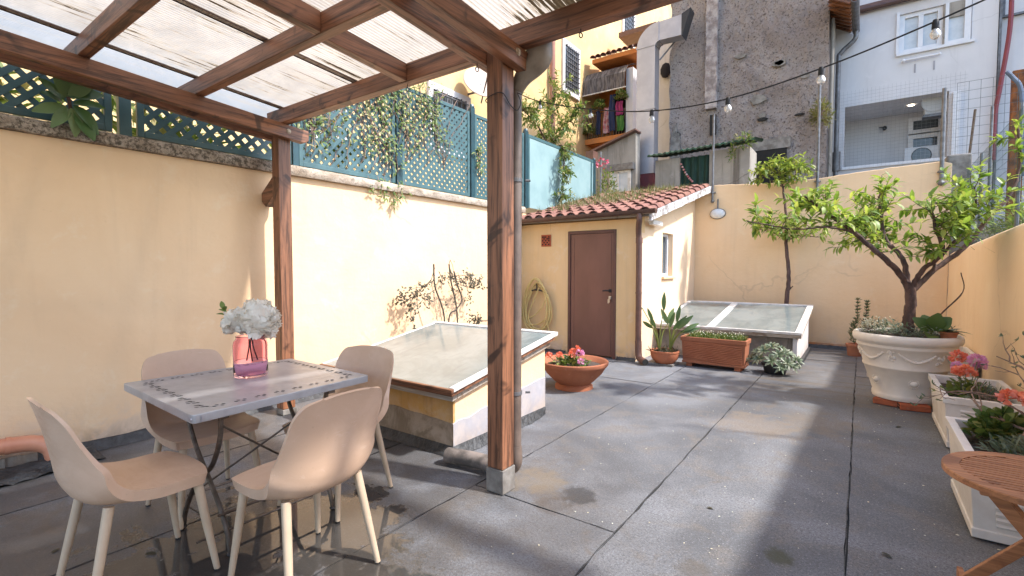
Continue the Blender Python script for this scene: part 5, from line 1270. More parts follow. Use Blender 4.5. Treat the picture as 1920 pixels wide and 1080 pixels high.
for a, d, n in (((-4.68, 4.72, 1.45), (0, -.8, -.25), 9), ((-4.68, 4.72, 1.35), (0, -.6, .2), 6), ((-4.68, 5.0, 1.48), (0, .8, .1), 9), ((-4.67, 5.02, 1.4), (0, .9, -.1), 8), ((-4.68, 5.05, 1.3), (0, .8, .2), 9), ((-4.68, 5.1, 1.2), (0, 1, .1), 8), ((-4.68, 4.8, 1.4), (0, .9, .1), 5), ((-4.68, 4.66, 1.3), (0, -.8, -.7), 8), ((-4.68, 4.72, 1.15), (0, -1, -.35), 7), ((-4.66, 5.05, 1.1), (0, -.2, 1), 4), ((-4.68, 5.0, 1.5), (0, .4, .5), 4)):
    dwander(a, d, n, .075, .005, 2)
mb.build('branches', M['darktwig'], ds, smooth=True); emit(ds, L, unit_leaves(M['dryleaf'], ((.6, .3, .2),), 2), M['dryleaf'], 0)
dd = thing('dry_shrub', 'tiny dry sprig just above the rear edge of the big skylight', 'shrub', (-4.7, 5.9, .6)); mb = MB(); L = []
for k in range(5): dwander((-4.7, 5.75+.1*k, .62), (0, U(-.7, .9), .3), 4, .05, .004, 1, .9)
mb.build('branches', M['darktwig'], dd); emit(dd, L, unit_leaves(M['dryleaf'], ((.6, .3, .2),), 2), M['dryleaf'], 0)
# rubber plant pushing through the lattice
fp = thing('rubber_plant', 'dark glossy rubber plant sprig with large leaves poking through the left lattice', 'plant', (-4.93, 1.08, 2.6))
FU = unit_leaves(M['ficus'], ((.5, .2, .22), (.46, .35, .3), (.52, .1, .15)), 6)
MB().tube(curve([(-5.15, 1.15, 2.5), (-4.98, 1.1, 2.58), (-4.86, 1.07, 2.63), (-4.82, 1.05, 2.72)], 5), .012, 7).build('stem', M['bark'], fp, smooth=True)
for p, d, l in (((-4.83, 1.04, 2.64), (.1, -1, -.28), .24), ((-4.82, 1.05, 2.63), (.3, -.45, -.6), .22), ((-4.82, 1.07, 2.64), (.35, .1, -1), .24), ((-4.82, 1.09, 2.62), (.3, .5, -1), .27), ((-4.82, 1.08, 2.66), (.35, .75, -.75), .26), ((-4.83, 1.06, 2.72), (.2, .6, .75), .24), ((-4.83, 1.05, 2.73), (.15, .9, .35), .27), ((-4.84, 1.04, 2.72), (.2, -.25, .9), .24), ((-4.83, 1.03, 2.70), (.25, -.6, .45), .22), ((-4.84, 1.05, 2.74), (.1, .2, 1), .26), ((-4.83, 1.08, 2.68), (.5, .5, .1), .22), ((-4.84, 1.02, 2.68), (.4, -.4, .1), .2), ((-4.86, 1.1, 2.6), (.2, .7, -.45), .2), ((-4.85, 1.12, 2.76), (.1, .5, .9), .2)):
    piece('leaf', FU[rng.randrange(3)], fp, frame(V(d), V((.9, .1, .5)), p) @ Matrix.Scale(l*.82, 4))
# climbers on the lattice
def climber(label, y0, y1, z0, z1, n, dens, hang=(), x=-4.99, mat='ivy', lz=.055):
    t = thing('climbing_plant', label, 'climber', (x, (y0+y1)/2, z0)); mb = MB(); L = []
    for i in range(n):
        y = U(y0, y1); P = [V((x-.05, y, z0+U(0, .4)))]; d = V((0, U(-.4, .4), 1))
        while P[-1].z < z1 and len(P) < 22:
            d = (d+V((0, U(-.5, .5), .1))).normalized(); q = P[-1]+d*.1; q.x = x+U(-.05, .03); P.append(q)
            if dens(q.y, q.z) > U(0, 1):
                for _ in range(5): L.append((q+V((U(-.02, .06), U(-.09, .09), U(-.09, .09))), V((U(.1, .9), U(-1, 1), U(-1, .5))), V((1, 0, .6)), U(lz*.6, lz*1.3), lz*.42, U(.1, .6)))
        mb.tube(P, .005, 4)
    for a, ln in hang:
        P = [V(a)]; d = V((.4, 0, -.3))
        for k in range(ln):
            d = (d*.8+V((U(-.05, .12), U(-.3, .3), -.5))).normalized(); P.append(P[-1]+d*.06)
            for _ in range(4): L.append((P[-1]+rdir()*.03, V((U(0, .8), U(-1, 1), U(-1, .2))), V((1, 0, .5)), U(.04, .075), .026, .3))
        mb.tube(P, .004, 4)
    mb.build('stem', M['twig'], t); emit(t, L, unit_leaves(M[mat], ((.5, .3, .25), (.4, .5, .3)), 3), M[mat], 40); return t
climber('dense climber with small leaves over the lattice right of the left post', 3.0, 4.5, 2.6, 3.75, 52, lambda y, z: (.10+.2*(z-2.6)+.17*(y-3.0)*.6), [((-4.95, 4.0, 2.60), 3), ((-4.95, 4.1, 2.6), 5), ((-4.95, 4.2, 2.6), 6), ((-4.95, 4.32, 2.6), 5), ((-4.95, 3.85, 2.58), 3), ((-4.95, 4.42, 2.62), 3)])
climber('thin climber on the lattice panel left of the tall pergola post', 4.5, 5.4, 2.7, 3.95, 20, lambda y, z: (.75 if z > 3.3 and y < 5.1 else .14))
climber('small green sprig growing at the fence post beside the tall pergola post', 5.92, 6.1, 2.85, 3.3, 5, lambda y, z: .7)
# ================================================================ surroundings
def pbox(mb, px0, py0, px1, py1, Y, d, inset=0):     # box whose front face (plane y=Y) spans two picture points
    a, b = pY(px0, py0, Y), pY(px1, py1, Y)
    return mb.box(min(a.x, b.x), max(a.x, b.x), Y, Y+d, min(a.z, b.z), max(a.z, b.z))
def win(parent, x0, x1, z0, z1, Y, mat='glassdark', fr='upvc', fw=.07, mull=1, name='window'):
    g = MB().box(x0, x1, Y, Y+.02, z0, z1).build(name, M[mat], parent); mb = MB()
    mb.box(x0-.002, x0+fw, Y-.05, Y-.003, z0, z1).box(x1-fw, x1+.002, Y-.05, Y-.003, z0, z1).box(x0+fw, x1-fw, Y-.05, Y-.003, z0, z0+fw).box(x0+fw, x1-fw, Y-.05, Y-.003, z1-fw, z1)
    for i in range(mull):
        c = x0+(x1-x0)*(i+1)/(mull+1); mb.box(c-fw*.5, c+fw*.5, Y-.048, Y-.003, z0+fw, z1-fw)
    mb.build('window_frame', M[fr], g, bevel=.005); return g
M['salmon'] = simple('salmon_downpipe', (.36, .17, .12), (.3, .14, .1), 5, .6)
# ---- yellow house beyond the left wall
yb = thing('house', 'tall yellow plastered house beyond the lattice, with barred windows and balcony', 'house', (-9.5, 12, 0))
MB().box(-15, -9, -6, 32, 0, 24).build('wall', M['facade'], yb)
def xwin(y0, y1, z0, z1, X=-9, grille=True):
    g = MB().box(X+.004, X+.02, y0, y1, z0, z1).build('window', M['glassdark'], yb); s_ = .16
    MB().box(X+.003, X+.07, y0-s_, y0, z0-s_, z1+s_).box(X+.003, X+.07, y1, y1+s_, z0-s_, z1+s_).box(X+.003, X+.07, y0, y1, z1, z1+s_).box(X+.003, X+.1, y0, y1, z0-s_, z0).build('window_surround', M['white_pl'], g)
    if grille:
        mb = MB(); n = 7; k = int((z1-z0)/.17)
        for i in range(n): y = y0+(y1-y0)*(i+.5)/n; mb.box(X+.1, X+.125, y-.014, y+.014, z0, z1)
        for i in range(k): z = z0+(z1-z0)*(i+.5)/k; mb.box(X+.126, X+.146, y0, y1, z-.013, z+.013)
        mb.build('grille', M['greymetal'], g)
xwin(15.75, 16.75, 8.0, 9.6); xwin(21.1, 22.2, 11.9, 13.4); xwin(9.0, 10.3, 4.6, 6.0); xwin(1.5, 2.6, 4.6, 6.2); xwin(5.2, 6.3, 4.2, 5.6, grille=False)
MB().tube([(-8.85, 14.72, 2), (-8.85, 14.72, 14.5)], .095, 10).tube([(-8.85, 14.72, 8.0), (-8.85, 14.72, 8.1)], .115, 10).tube([(-8.85, 14.72, 10.3), (-8.85, 14.72, 10.4)], .115, 10).build('downpipe', M['salmon'], yb, smooth=True)
# balcony wing that faces the terrace
YB = 17.8
MB().box(-9+.003, -6.2, YB+.9, YB+3, 0, 9.55).build('wing_wall', M['orange_pl'], yb)
MB().box(-9+.003, -7.3, YB-.35, YB+.9, 6.30, 6.50).build('balcony_slab', M['orange_pl'], yb)
MB().box(-7.32, -7.05, YB-.3, YB+.9, 5.9, 8.9).build('wing_pier', M['white_pl'], yb)
a, b = pY(1122, 112, YB-.2), pY(1190, 92, YB-.2)
MB().box(-8.75, -6.9, YB-.25, YB+1, 9.42, 9.58).build('wing_cornice', M['orange_pl'], yb)
ct = half_tile('roof_tile', .11, .09, .5)
for i in range(9): piece('roof_tile', ct, yb, Matrix.Translation((-8.7+i*.22, YB-.33, 9.62)) @ Matrix.Rotation(.3, 4, 'X') @ Matrix.Rotation(U(-.05, .05), 4, 'Z'))
MB().prism([(-8.75, YB-.2, 9.59), (-8.75, YB+1, 9.95), (-8.75, YB+1, 9.59)], (1.85, 0, 0)).build('wing_roof', M['dirty_wall'], yb)
MB().box(-8.3, -7.75, YB+.86, YB+.895, 6.5, 8.5).build('balcony_door', M['dark'], yb)
MB().box(-7.7, -7.35, YB+.86, YB+.895, 6.5, 8.9).build('balcony_opening', M['dark'], yb)
mb = MB()
for i in range(15): x = -8.9+i*.11; mb.box(x-.012, x+.012, YB-.33, YB-.31, 6.5, 7.4)
mb.box(-8.95, -7.32, YB-.335, YB-.305, 7.4, 7.44); mb.build('balcony_railing', M['iron'], yb)
aw = thing('awning', 'grey streaked canvas awning over the laundry balcony', 'awning', (-8.1, YB-.4, 8.9)); mb = MB()
prof = [(YB+.6, 9.35), (YB+.2, 9.25), (YB-.3, 9.0), (YB-.55, 8.7)]
for (y0, z0), (y1, z1) in zip(prof, prof[1:]): mb.add([(-8.97, y0, z0), (-7.25, y0, z0), (-7.25, y1, z1), (-8.97, y1, z1)], [(0, 1, 2, 3)])
n = 24; vs = []
for i in range(n+1):
    x = -8.97+1.72*i/n; j = .02*math.sin(i*1.7); vs += [(x, YB-.55, 8.7), (x, YB-.6+j, 8.12+.02*math.sin(i*2.3))]
mb.add(vs, [(i*2, i*2+1, i*2+3, i*2+2) for i in range(n)]); mb.build('canvas', M['awning'], aw)
MB().cyl((-8.98, YB-.6, 8.12), (-7.2, YB-.6, 8.12), .025, 8).build('front_rail', M['whitewood'], aw)
gs = ['dark navy garment on the balcony line', 'red and white striped cloth on the balcony line', 'dark blue jeans on the balcony line', 'magenta cloth on the balcony line', 'green cloth on the balcony line']
for i, (x0, w_, z0, z1) in enumerate(((-8.5, .2, 6.6, 7.5), (-8.2, .26, 6.6, 7.55), (-7.95, .22, 6.65, 8.0), (-7.66, .26, 7.2, 7.7), (-7.6, .26, 6.6, 7.15))):
    vs = []; n = 8; m_ = 6
    for a in range(n+1):
        for b in range(m_+1):
            vs.append((x0+w_*b/m_+.02*math.sin(a*.7+i), YB-.42+.05*math.sin(b*1.9+i+a*.2), z1+(z0-z1)*a/n))
    o = MB().add(vs, [(a*(m_+1)+b, a*(m_+1)+b+1, (a+1)*(m_+1)+b+1, (a+1)*(m_+1)+b) for a in range(n) for b in range(m_)]).build('garment', CL[i], origin=(x0, YB-.42, z0)); tag(o, gs[i], 'laundry', 'laundry drying on the far balcony')
    so = o.modifiers.new('thickness', 'SOLIDIFY'); so.thickness = .012
for i, (x, z, lab) in enumerate(((-8.75, 6.52, 'potted greenery at the left end of the far balcony'), (-7.45, 7.6, 'flowering pot plant at the right end of the far balcony'), (-8.35, 7.42, 'trailing balcony box plant on the far balcony railing'))):
    bush('balcony_plant', lab, 'plant', (x, YB-.45, z+.15), .28, .2, .38, 240, GU, M['ivy'], .06, .12, 0, None, .6, 6)
# upper small canopy slab behind the duct
q = pY(1160, 66, 19.6); MB().box(q.x, q.x+1.6, 19.6, 20.6, q.z-.1, q.z+.1).build('upper_canopy', M['browndp'], yb)
MB().box(-7.25, -6.9, 19.7, 23, 0, 11.34).build('upper_wing', M['white_pl'], yb)
# satellite dish
dsh = thing('satellite_dish', 'beige round satellite dish fixed on the yellow house', 'satellite dish', (-8.9, 10.42, 6.27))
nrm = V((.75, -.45, .45)).normalized(); mw = frame(nrm, (0, 0, 1), (-8.35, 10.27, 6.47))
def dpt(r, a): q = mw @ V((r*math.cos(a), -.16+.2*r*r*2, r*math.sin(a))); return q
mb = MB(); vs = [dpt(r, 2*math.pi*j/28) for r in (.02, .2, .4, .52) for j in range(28)]
mb.add(vs, [(i*28+j, i*28+(j+1) % 28, (i+1)*28+(j+1) % 28, (i+1)*28+j) for i in range(3) for j in range(28)]+[tuple(range(28))])
o = mb.build('dish', M['dish'], dsh, smooth=True); so = o.modifiers.new('thickness', 'SOLIDIFY'); so.thickness = .02
c = mw @ V((0, 0, 0)); MB().tube([c-nrm*.15, V((-8.75, 10.42, 6.27)), V((-8.995, 10.42, 6.27))], .03, 8).tube([c-nrm*.15-V((0, 0, .5)), c+nrm*.55-V((0, 0, .15))], .02, 8).build('bracket', M['greymetal'], dsh)
MB().ball(c+nrm*.6-V((0, 0, .1)), .07, 10, (1, 1, 1.3)).build('receiver', M['upvc'], dsh, smooth=True)
# ---- shrubs in the neighbouring garden behind the lattice
for (x, y, z, rx, ry, rz_, n, lab) in ((-6.0, .3, 2.75, .6, 1.1, .9, 700, 'dark shrub behind the leftmost lattice panel'), (-6.0, 2.0, 2.6, .5, .9, .8, 600, 'garden shrub behind the second lattice panel'), (-6.0, 3.9, 2.7, .5, .9, 1.1, 800, 'shrub behind the climber covered lattice')):
    bush('garden_shrub', lab, 'shrub', (x, y, z), rx, ry, rz_, n, LU, M['ivy'], .1, .18, 0, 'shrubs in the next garden', .45, 6, -.8)
tag(MB().box(-8.9, -5.25, -4, 17, 1.4, 2.0).build('garden_terrain', M['ground'], origin=(-7, 6, 1.4)), 'raised garden soil behind the left wall', 'soil', kind='structure')
# shrub leaning over the solid panel
limbs = [[(-5.5, 8.6, 2.0), (-5.45, 8.7, 3.0), (-5.3, 8.75, 3.9), (-5.3, 8.8, 4.6), (-5.3, 8.9, 5.2)], [(-5.3, 8.75, 3.9), (-5.3, 8.2, 4.3), (-5.3, 7.7, 4.45)], [(-5.3, 8.75, 3.95), (-5.2, 9.2, 4.5), (-5.15, 9.5, 4.8)], [(-5.3, 8.75, 3.9), (-4.98, 8.7, 3.92), (-4.9, 8.6, 3.5), (-4.93, 8.55, 3.0), (-4.95, 8.5, 2.7)]]
tw = []
for li, n in ((0, 44), (1, 44), (2, 40)):
    for k in range(n): tw.append((along(limbs[li], U(.45 if li == 0 else .1, 1)), V((U(-.6, 1), U(-1, 1), U(-.6, 1))), U(.2, .5), 13, .07, .12))
for k in range(60): tw.append((along(limbs[3], U(.1, 1)), V((U(0, .7), U(-1, 1), U(-1, .2))), U(.12, .34), 11, .06, .1))
IU = unit_leaves(M['ivy'], ((.42, .4, .25), (.46, .6, .2)), 3)
tree('leaning_shrub', 'leafy shrub spilling over the pale teal solid fence panel', 'shrub', (-5.5, 8.6, 2), limbs, [(.04, .015), (.02, .006), (.02, .006), (.022, .006)], tw, IU, M['ivy'], 0, M['bark'])
bush('flower_bush', 'green bush with red flowers at the far end of the teal panel', 'shrub', (-4.95, 10.75, 3.25), .25, .3, .62, 380, IU, M['ivy'], .05, .1, 0, None, .45, 8, -.6)
mb = MB()
for k in range(40):
    q = V((-5.12+U(-.25, .3), 10.6+U(-.2, .2), 3.85+U(-.06, .12))); mb.leaf(q, rdir(), rdir(), .06, .05, .1, .1, 2)
o = stuff(mb.build('red_blossom', M['redfl'], origin=(-5.1, 10.6, 3.8))); tag(o, 'sprig of red blossoms above the end post of the teal fence', 'flowers')
tag(MB().tube([(-5.0, 10.5, 2.6), (-5.0, 10.5, 4.15)], .022, 8).build('green_pole', M['greymetal'], origin=(-5, 10.5, 2.6)), 'thin grey pole standing beside the end of the teal fence', 'pole')
# ---- lean-to with stained wall
ln = thing('lean_to', 'small lean-to with black stained grey wall left of the metal duct', 'shed', (-5.3, 12.1, 0)); YL = 12.0
P = [pY(1108, 288, YL), pY(1150, 270, YL), pY(1192, 246, YL), pY(1192, 380, YL), pY(1108, 380, YL)]
MB().prism(P, (0, .3, 0)).build('wall', M['dirty_wall'], ln)
mb = MB()
for i in range(7):
    p, q = pY(1106+i*12.6, 289-i*6.2, YL-.08), pY(1106+(i+1)*12.6, 289-(i+1)*6.2, YL-.08); mb.bar(p+V((0, .1, .03)), q+V((0, .1, .03)), .4, .045)
mb.build('roof_edge', M['browndp'], ln)
w_ = pbox(MB(), 1147, 322, 1178, 372, YL-.03, .028).build('window', M['curtain'], ln); mb = MB()
pbox(mb, 1143, 318, 1148, 372, YL-.05, .04); pbox(mb, 1177, 318, 1182, 372, YL-.05, .04); pbox(mb, 1148, 318, 1177, 323, YL-.05, .04); pbox(mb, 1158, 323, 1161, 372, YL-.05, .015); mb.build('window_frame', M['whitewood'], w_)
pbox(MB(), 1138, 310, 1186, 316, YL-.12, .115).build('lintel', M['greymetal'], ln)
tag(pbox(MB(), 1098, 284, 1112, 302, 11.4, .3).build('metal_box', M['browndp'], origin=(-5.6, 11.4, 4)), 'small dark brown box above the far end of the teal panel', 'box')
# ---- ventilation duct
du = thing('ventilation_duct', 'big square galvanised duct rising past the old wall and bending right', 'duct', (-4.7, 12.5, 0)); DY = 12.5
x0 = pY(1193, 200, DY).x; x1 = pY(1227, 200, DY).x; y1 = DY+.33; zt = 7.2; zm = pY(1195, 326, DY).z
MB().box(x0, x1, DY, y1, 0, zm).build('duct_base', M['maroon'], du); MB().box(x0+.004, x1-.004, DY+.004, y1, zm, 5.6).build('duct_section', M['steel'], du)
MB().box(x0+.002, x1-.002, DY+.002, y1, 5.603, zt).build('duct_section', M['steel'], du)
W_ = x1-x0; arc = [(x0+W_*1.15-W_*1.15*math.cos(a), zt+.55*math.sin(a)) for a in [i*.157 for i in range(11)]]
xe = x0+W_*1.15
pl_ = [(x, DY, z) for x, z in arc]+[(xe, DY, zt+.08), (x1, DY, zt)]
MB().prism(pl_, (0, .33, 0)).build('duct_elbow', M['steel'], du)
xh = pY(1278, 30, DY).x
MB().prism([(xe+.002, DY+.003, zt+.08), (xe+.002, DY+.003, zt+.545), (xh, DY+.003, zt+.56), (xh, DY+.003, zt+.06)], (0, .325, 0)).build('duct_section', M['steel'], du)
MB().prism([(xh+.002, DY-.01, zt+.06), (xh+.002, DY-.01, zt+.57), (xh+.22, DY-.01, zt+.66), (xh+.02, DY-.01, zt+.02)], (0, .35, 0)).build('duct_hood', M['ductend'], du)
mb = MB()
for z in (zm, 5.6, zt): mb.box(x0-.014, x1+.014, DY-.014, y1+.01, z-.02, z+.02)
mb.box(xe-.01, xe+.02, DY-.012, DY+.34, zt+.06, zt+.56); mb.build('duct_flange', M['steel'], du)
MB().bar((x1+.02, DY+.3, 6.9), (x1+.55, DY+.5, 7.55), .035, .035).build('strut', M['greymetal'], du)
M['pilaster'] = simple('crumbling_render', (.46, .41, .39), (.24, .2, .19), 7, .95, 0, 1, 30, .03)
# ---- old rough house
ob = thing('old_house', 'tall old house with bare rough grey-brown wall behind the tiled shed', 'house', (-2.5, 14, 0)); YO = 13.2
ax = pY(1256, 180, YO).x; bx = pY(1551, 200, YO).x
mb = MB(); nx, nz = 70, 120; vs = []
for i in range(nx+1):
    for k in range(nz+1):
        x = ax+(bx-ax)*i/nx; z = 12*k/nz; q = V((x*2.2, z*2.2, 0))
        dd = .05*noise.noise(q)+.035*noise.noise(q*3.1)+.03*noise.noise(q*7)
        if i == 0: x += .07*noise.noise(V((z*2.5, 1, 0)))
        vs.append((x, YO-dd, z))
mb.add(vs, [(i*(nz+1)+k, (i+1)*(nz+1)+k, (i+1)*(nz+1)+k+1, i*(nz+1)+k+1) for i in range(nx) for k in range(nz)])
mb.build('front_wall', M['oldwall'], ob, smooth=True); MB().box(ax+.05, bx-.005, YO+.12, 19, 0, 12).build('body', M['oldwall'], ob)
a, b = pY(1327, 0, YO).x, pY(1348, 0, YO).x; zb_ = pY(1338, 205, YO).z
mb = MB(); vs = []
for i in range(41):
    z = zb_+(11-zb_)*i/40
    for x, y in ((a, YO+.05), (a+.03*noise.noise(V((z*3, 0, 0))), YO-.13), (b+.03*noise.noise(V((z*3, 5, 0))), YO-.13), (b, YO+.05)): vs.append((x, y+.02*noise.noise(V((z*5, x, 0))), z))
mb.add(vs, [(i*4+k, i*4+k+1, i*4+k+5, i*4+k+4) for i in range(40) for k in range(3)]+[(3, 2, 1, 0)]); mb.build('pilaster', M['pilaster'], ob)
pbox(MB(), 1331, 216, 1342, 252, YO-.1, .05).build('niche', M['dark'], ob)
def patch(px0, py0, px1, py1, mat, name='mortar_patch'):
    c = pY((px0+px1)/2, (py0+py1)/2, YO-.055); w2 = abs(pY(px1, py0, YO).x-pY(px0, py0, YO).x)/2; h2 = abs(pY(px0, py0, YO).z-pY(px0, py1, YO).z)/2; P = []
    for i in range(18):
        a = i*.349; r = U(.75, 1.1); P.append((c.x+w2*r*math.cos(a), c.y, c.z+h2*r*math.sin(a)))
    MB().prism(P, (0, .06, 0)).build(name, mat, ob)
for q in ((1405, 177, 1437, 196), (1500, 137, 1520, 146), (1375, 100, 1400, 110), (1448, 111, 1475, 124), (1256, 235, 1275, 330), (1420, 212, 1437, 222)): patch(*q, M['concrete'])
for q in ((1452, 113, 1470, 122), (1262, 245, 1276, 260), (1488, 212, 1510, 216), (1419, 220, 1440, 226)): patch(*q, M['dark'], 'hole')
pbox(MB(), 1408, 276, 1474, 340, YO-.075, .03).build('window_opening', M['dark'], ob)
pbox(MB(), 1400, 266, 1482, 275, YO-.09, .05).build('lintel', M['concrete'], ob)
# eave on the right flank and its pipes
ex = bx
ev = MB().prism([(ex, 12.6, 7.3), (ex+.42, 12.6, 7.05), (ex+.42, 12.6, 7.11), (ex, 12.6, 7.4)], (0, 1.6, 0)).build('eave', M['browndp'], ob)
mb = MB()
for i in range(9): y = 12.65+i*.19; mb.bar((ex+.0, y, 7.27), (ex+.4, y, 7.03), .07, .07)
mb.build('eave_rafter', M['woodX'], ob)
for i in range(9): piece('roof_tile', ct, ob, Matrix.Translation((ex+.48, 12.62+i*.19, 7.13)) @ Matrix.Rotation(R(90), 4, 'Z') @ Matrix.Rotation(.45, 4, 'X'))
gutter(MB(), (ex+.48, 12.5, 7.03), (ex+.48, 14.15, 7.0), .075).build('gutter', M['greymetal'], ob, smooth=True)
MB().tube(curve([(ex+.48, 14.0, 6.95), (ex+.46, 14.0, 6.75), (ex+.2, 14.0, 6.5), (ex+.16, 14.0, 6.2), (ex+.16, 14.0, 4)], 5)+[V((ex+.16, 14, 2.5))], .05, 10).build('downpipe', M['greymetal'], ob, smooth=True)
MB().tube([(ex+.06, 13.4, 2.5), (ex+.06, 13.4, 7.1)], .035, 8).tube([(ex+.07, 13.7, 2.5), (ex+.07, 13.7, 7.1)], .03, 8).build('pipe', M['dirty_wall'], ob, smooth=True)
MB().tube([(ex+.17, 14.0, 3.75), (ex+.17, 14.0, 4.2)], .085, 10).build('pipe_collar', M['greymetal'], ob, smooth=True)
bush('wall_fern', 'yellowish weed sprouting from the old wall at the right corner', 'plant', (pY(1540, 205, 12.9).x, 12.95, pY(1540, 215, 12.9).z), .22, .15, .4, 330, IU, M['drygrass'], .06, .12, 0, None, .35, 10, -.7)
# white flank between duct and old wall
wf = thing('rear_wall', 'pale plaster wall seen in the gap between duct and old house', 'wall', (-4.9, 14.2, 0)); MB().box(-5.05, ax+.04, 14.0, 14.3, 0, 8.2).build('wall_face', M['white_pl'], wf)
tag(MB().ball((pY(1248, 132, 13.9).x, 13.9, pY(1248, 132, 13.9).z), .22, 10, (.7, .3, 1)).build('garment', CL[5], origin=(-4.9, 13.9, 6.8)), 'black clothes hanging in the gap right of the duct', 'laundry')
# ---- low outbuilding with green sheet roof
lo = thing('outbuilding', 'low concrete outbuilding with mossy green sheet roof and green cloth door', 'shed', (-3, 11.6, 0)); YS = 11.5
a, b, c_, d_ = pY(1229, 300, YS).x, pY(1275, 300, YS).x, pY(1330, 300, YS).x, pY(1406, 300, YS).x
MB().box(a, b, YS, 12.3, 0, 4.0).build('wall', M['dirty_wall'], lo); MB().box(c_, d_, YS, 12.3, 0, 4.05).build('wall', M['dirty_wall'], lo); MB().box(b, c_, 12.1, 12.3, 0, 4).build('rear_wall', M['dark'], lo)
vs = []; n = 20
for i in range(n+1):
    x = b+.01+(c_-b-.02)*i/n; y = YS+.06+.03*math.sin(i*1.3); vs += [(x, y, 3.2), (x, y+.01, 4.0)]
o = MB().add(vs, [(i*2, i*2+2, i*2+3, i*2+1) for i in range(n)]).build('cloth_door', M['greencloth'], lo, smooth=True)
n = 60; vs = []
for i in range(n+1):
    x = a-.12+(d_+.12-a+.12)*i/n; z = 4.08+.018*math.sin(i*1.9)+.07*i/n
    vs += [(x, YS-.22, z-.02), (x, YS-.22, z+.02), (x, 12.4, z+.22), (x, 12.4, z+.18)]
MB().add(vs, [(i*4+k, i*4+(k+1) % 4, (i+1)*4+(k+1) % 4, (i+1)*4+k) for i in range(n) for k in range(4)]).build('sheet_roof', M['greenroof'], lo)
mb = MB(); bw0, bw1 = pY(1277, 308, YS-.03), pY(1298, 340, YS-.03)
for i in range(9): q = bw0.lerp(bw1, i/8)+V((0, 0, -.04*math.sin(math.pi*i/8))); mb.ball(q, .028, 6)
tag(mb.build('bunting', CL[1], origin=tuple(bw0)), 'short string of red and white beads hanging by the green cloth door', 'string')
bush('roof_weed', 'green weed growing on the right end of the green sheet roof', 'plant', (pY(1395, 270, 11.25).x, 11.28, 4.12), .22, .1, .2, 130, IU, M['ivy'], .05, .1, 0, None, .4, 5, -.8)
bush('roof_weed', 'trailing weed hanging under the middle of the green sheet roof', 'plant', (pY(1372, 285, 11.25).x, 11.27, 3.9), .08, .06, .22, 90, IU, M['ivy'], .04, .08, 0, None, .4, 4, -1)
mb = MB()
for _ in range(30): blades(mb, (U(a-.3, c_), YS-.12), .08, .05, 8, .06, .22, lambda x, y: 3.15, .012)
tag(stuff(mb.build('weeds', M['drygrass'])), 'dry weeds along the foot of the low outbuilding', 'grass')
# ---- grey house
gb = thing('grey_house', 'pale grey-blue house with white windows and a netted loggia', 'house', (1, 14.5, 0)); YG = 14.2
L0, L1 = pY(1583, 250, YG).x, pY(1777, 250, YG).x; LZ0, LZ1 = 3.86, 5.28
gx0, gx1 = -.9, pY(1868, 150, YG).x
def face(x0, x1, z0, z1): return (x0, x1, YG, YG+.25, z0, z1)
wz0, wz1 = 6.28, 7.15; wx0, wx1, wx2 = pY(1687, 60, YG).x, pY(1768, 60, YG).x, pY(1822, 60, YG).x
mb = MB().box(*face(gx0, L0, 0, 9)).box(*face(L1, gx1, 0, wz0)).box(*face(L0, L1, 0, LZ0)).box(*face(L0, L1, LZ1, wz0)).box(*face(L0, wx0, wz0, 9)).box(*face(wx2, gx1, wz0, 9)).box(*face(wx0, wx2, wz1, 9))
mb.build('wall', M['greyblue'], gb)
mb = MB().box(L0-.2, L1+.2, YG+1.5, YG+1.6, LZ0-.3, LZ1+.3).box(L0-.2, L1+.2, YG+.252, YG+1.5, LZ1, LZ1+.1).box(L0-.2, L1+.2, YG+.252, YG+1.5, LZ0-.3, LZ0-.05).box(L0-.25, L0-.02, YG+.252, YG+1.5, LZ0-.05, LZ1).box(L1+.02, L1+.25, YG+.252, YG+1.5, LZ0-.05, LZ1)
mb.build('loggia_wall', M['greyblue'], gb)
MB().box(L0-.03, L1+.03, YG-.05, YG+.27, LZ0-.07, LZ0-.003).build('loggia_rail', M['upvc'], gb)
dx0, dx1 = pY(1703, 250, YG+1.45).x, pY(1768, 250, YG+1.45).x
win(gb, dx0, dx1, LZ0-.04, 4.72, YG+1.46, 'glassdark', 'upvc', .1, 0, 'loggia_door'); win(gb, dx0, dx1, 4.75, 5.15, YG+1.46, 'glassdark', 'upvc', .09, 0)
MB().lathe((L0+.75, YG+1.46, 5.02), [(.001, 0), (.07, 0)], 12).build('vent_hole', M['dark'], gb)
o = MB().ball((L0+.8, YG+1.4, 4.98), .055, 10).build('dark_lamp', M['black'], gb)
m = N('lit_ceiling_spot'); m.b.inputs['Emission Color'].default_value = (1, .85, .6, 1); m.b.inputs['Emission Strength'].default_value = 5; M['spot'] = m.m
MB().lathe((pY(1709, 190, YG+.7).x, YG+.7, LZ1-.012), [(.001, 0), (.06, 0)], 14).build('ceiling_spot', M['spot'], gb)
win(gb, wx0, wx1, wz0, wz1, YG+.1, 'curtain', 'upvc', .09, 1); 
shw = MB().box(wx1+.05, wx2-.02, YG+.02, YG+.06, wz0+.02, wz1).build('shutter_panel', M['curtain'], gb)
MB().box(wx1+.03, wx1+.09, YG-.03, YG+.015, wz0, wz1).box(wx2-.12, wx2-.02, YG-.03, YG+.015, wz0, wz1).box(wx1+.09, wx2-.12, YG-.03, YG+.015, wz0, wz0+.06).build('shutter_frame', M['upvc'], shw)
MB().box(wx1+.09, wx2-.12, YG-.02, YG+.01, wz1-.32, wz1).build('roller_blind', M['dirty_wall'], shw)
MB().box(wx0-.05, wx2+.05, YG-.06, YG-.002, wz0-.06, wz0-.002).box(wx0-.06, wx0-.004, YG-.04, YG-.002, wz0, wz1+.05).build('window_sill', M['upvc'], gb)
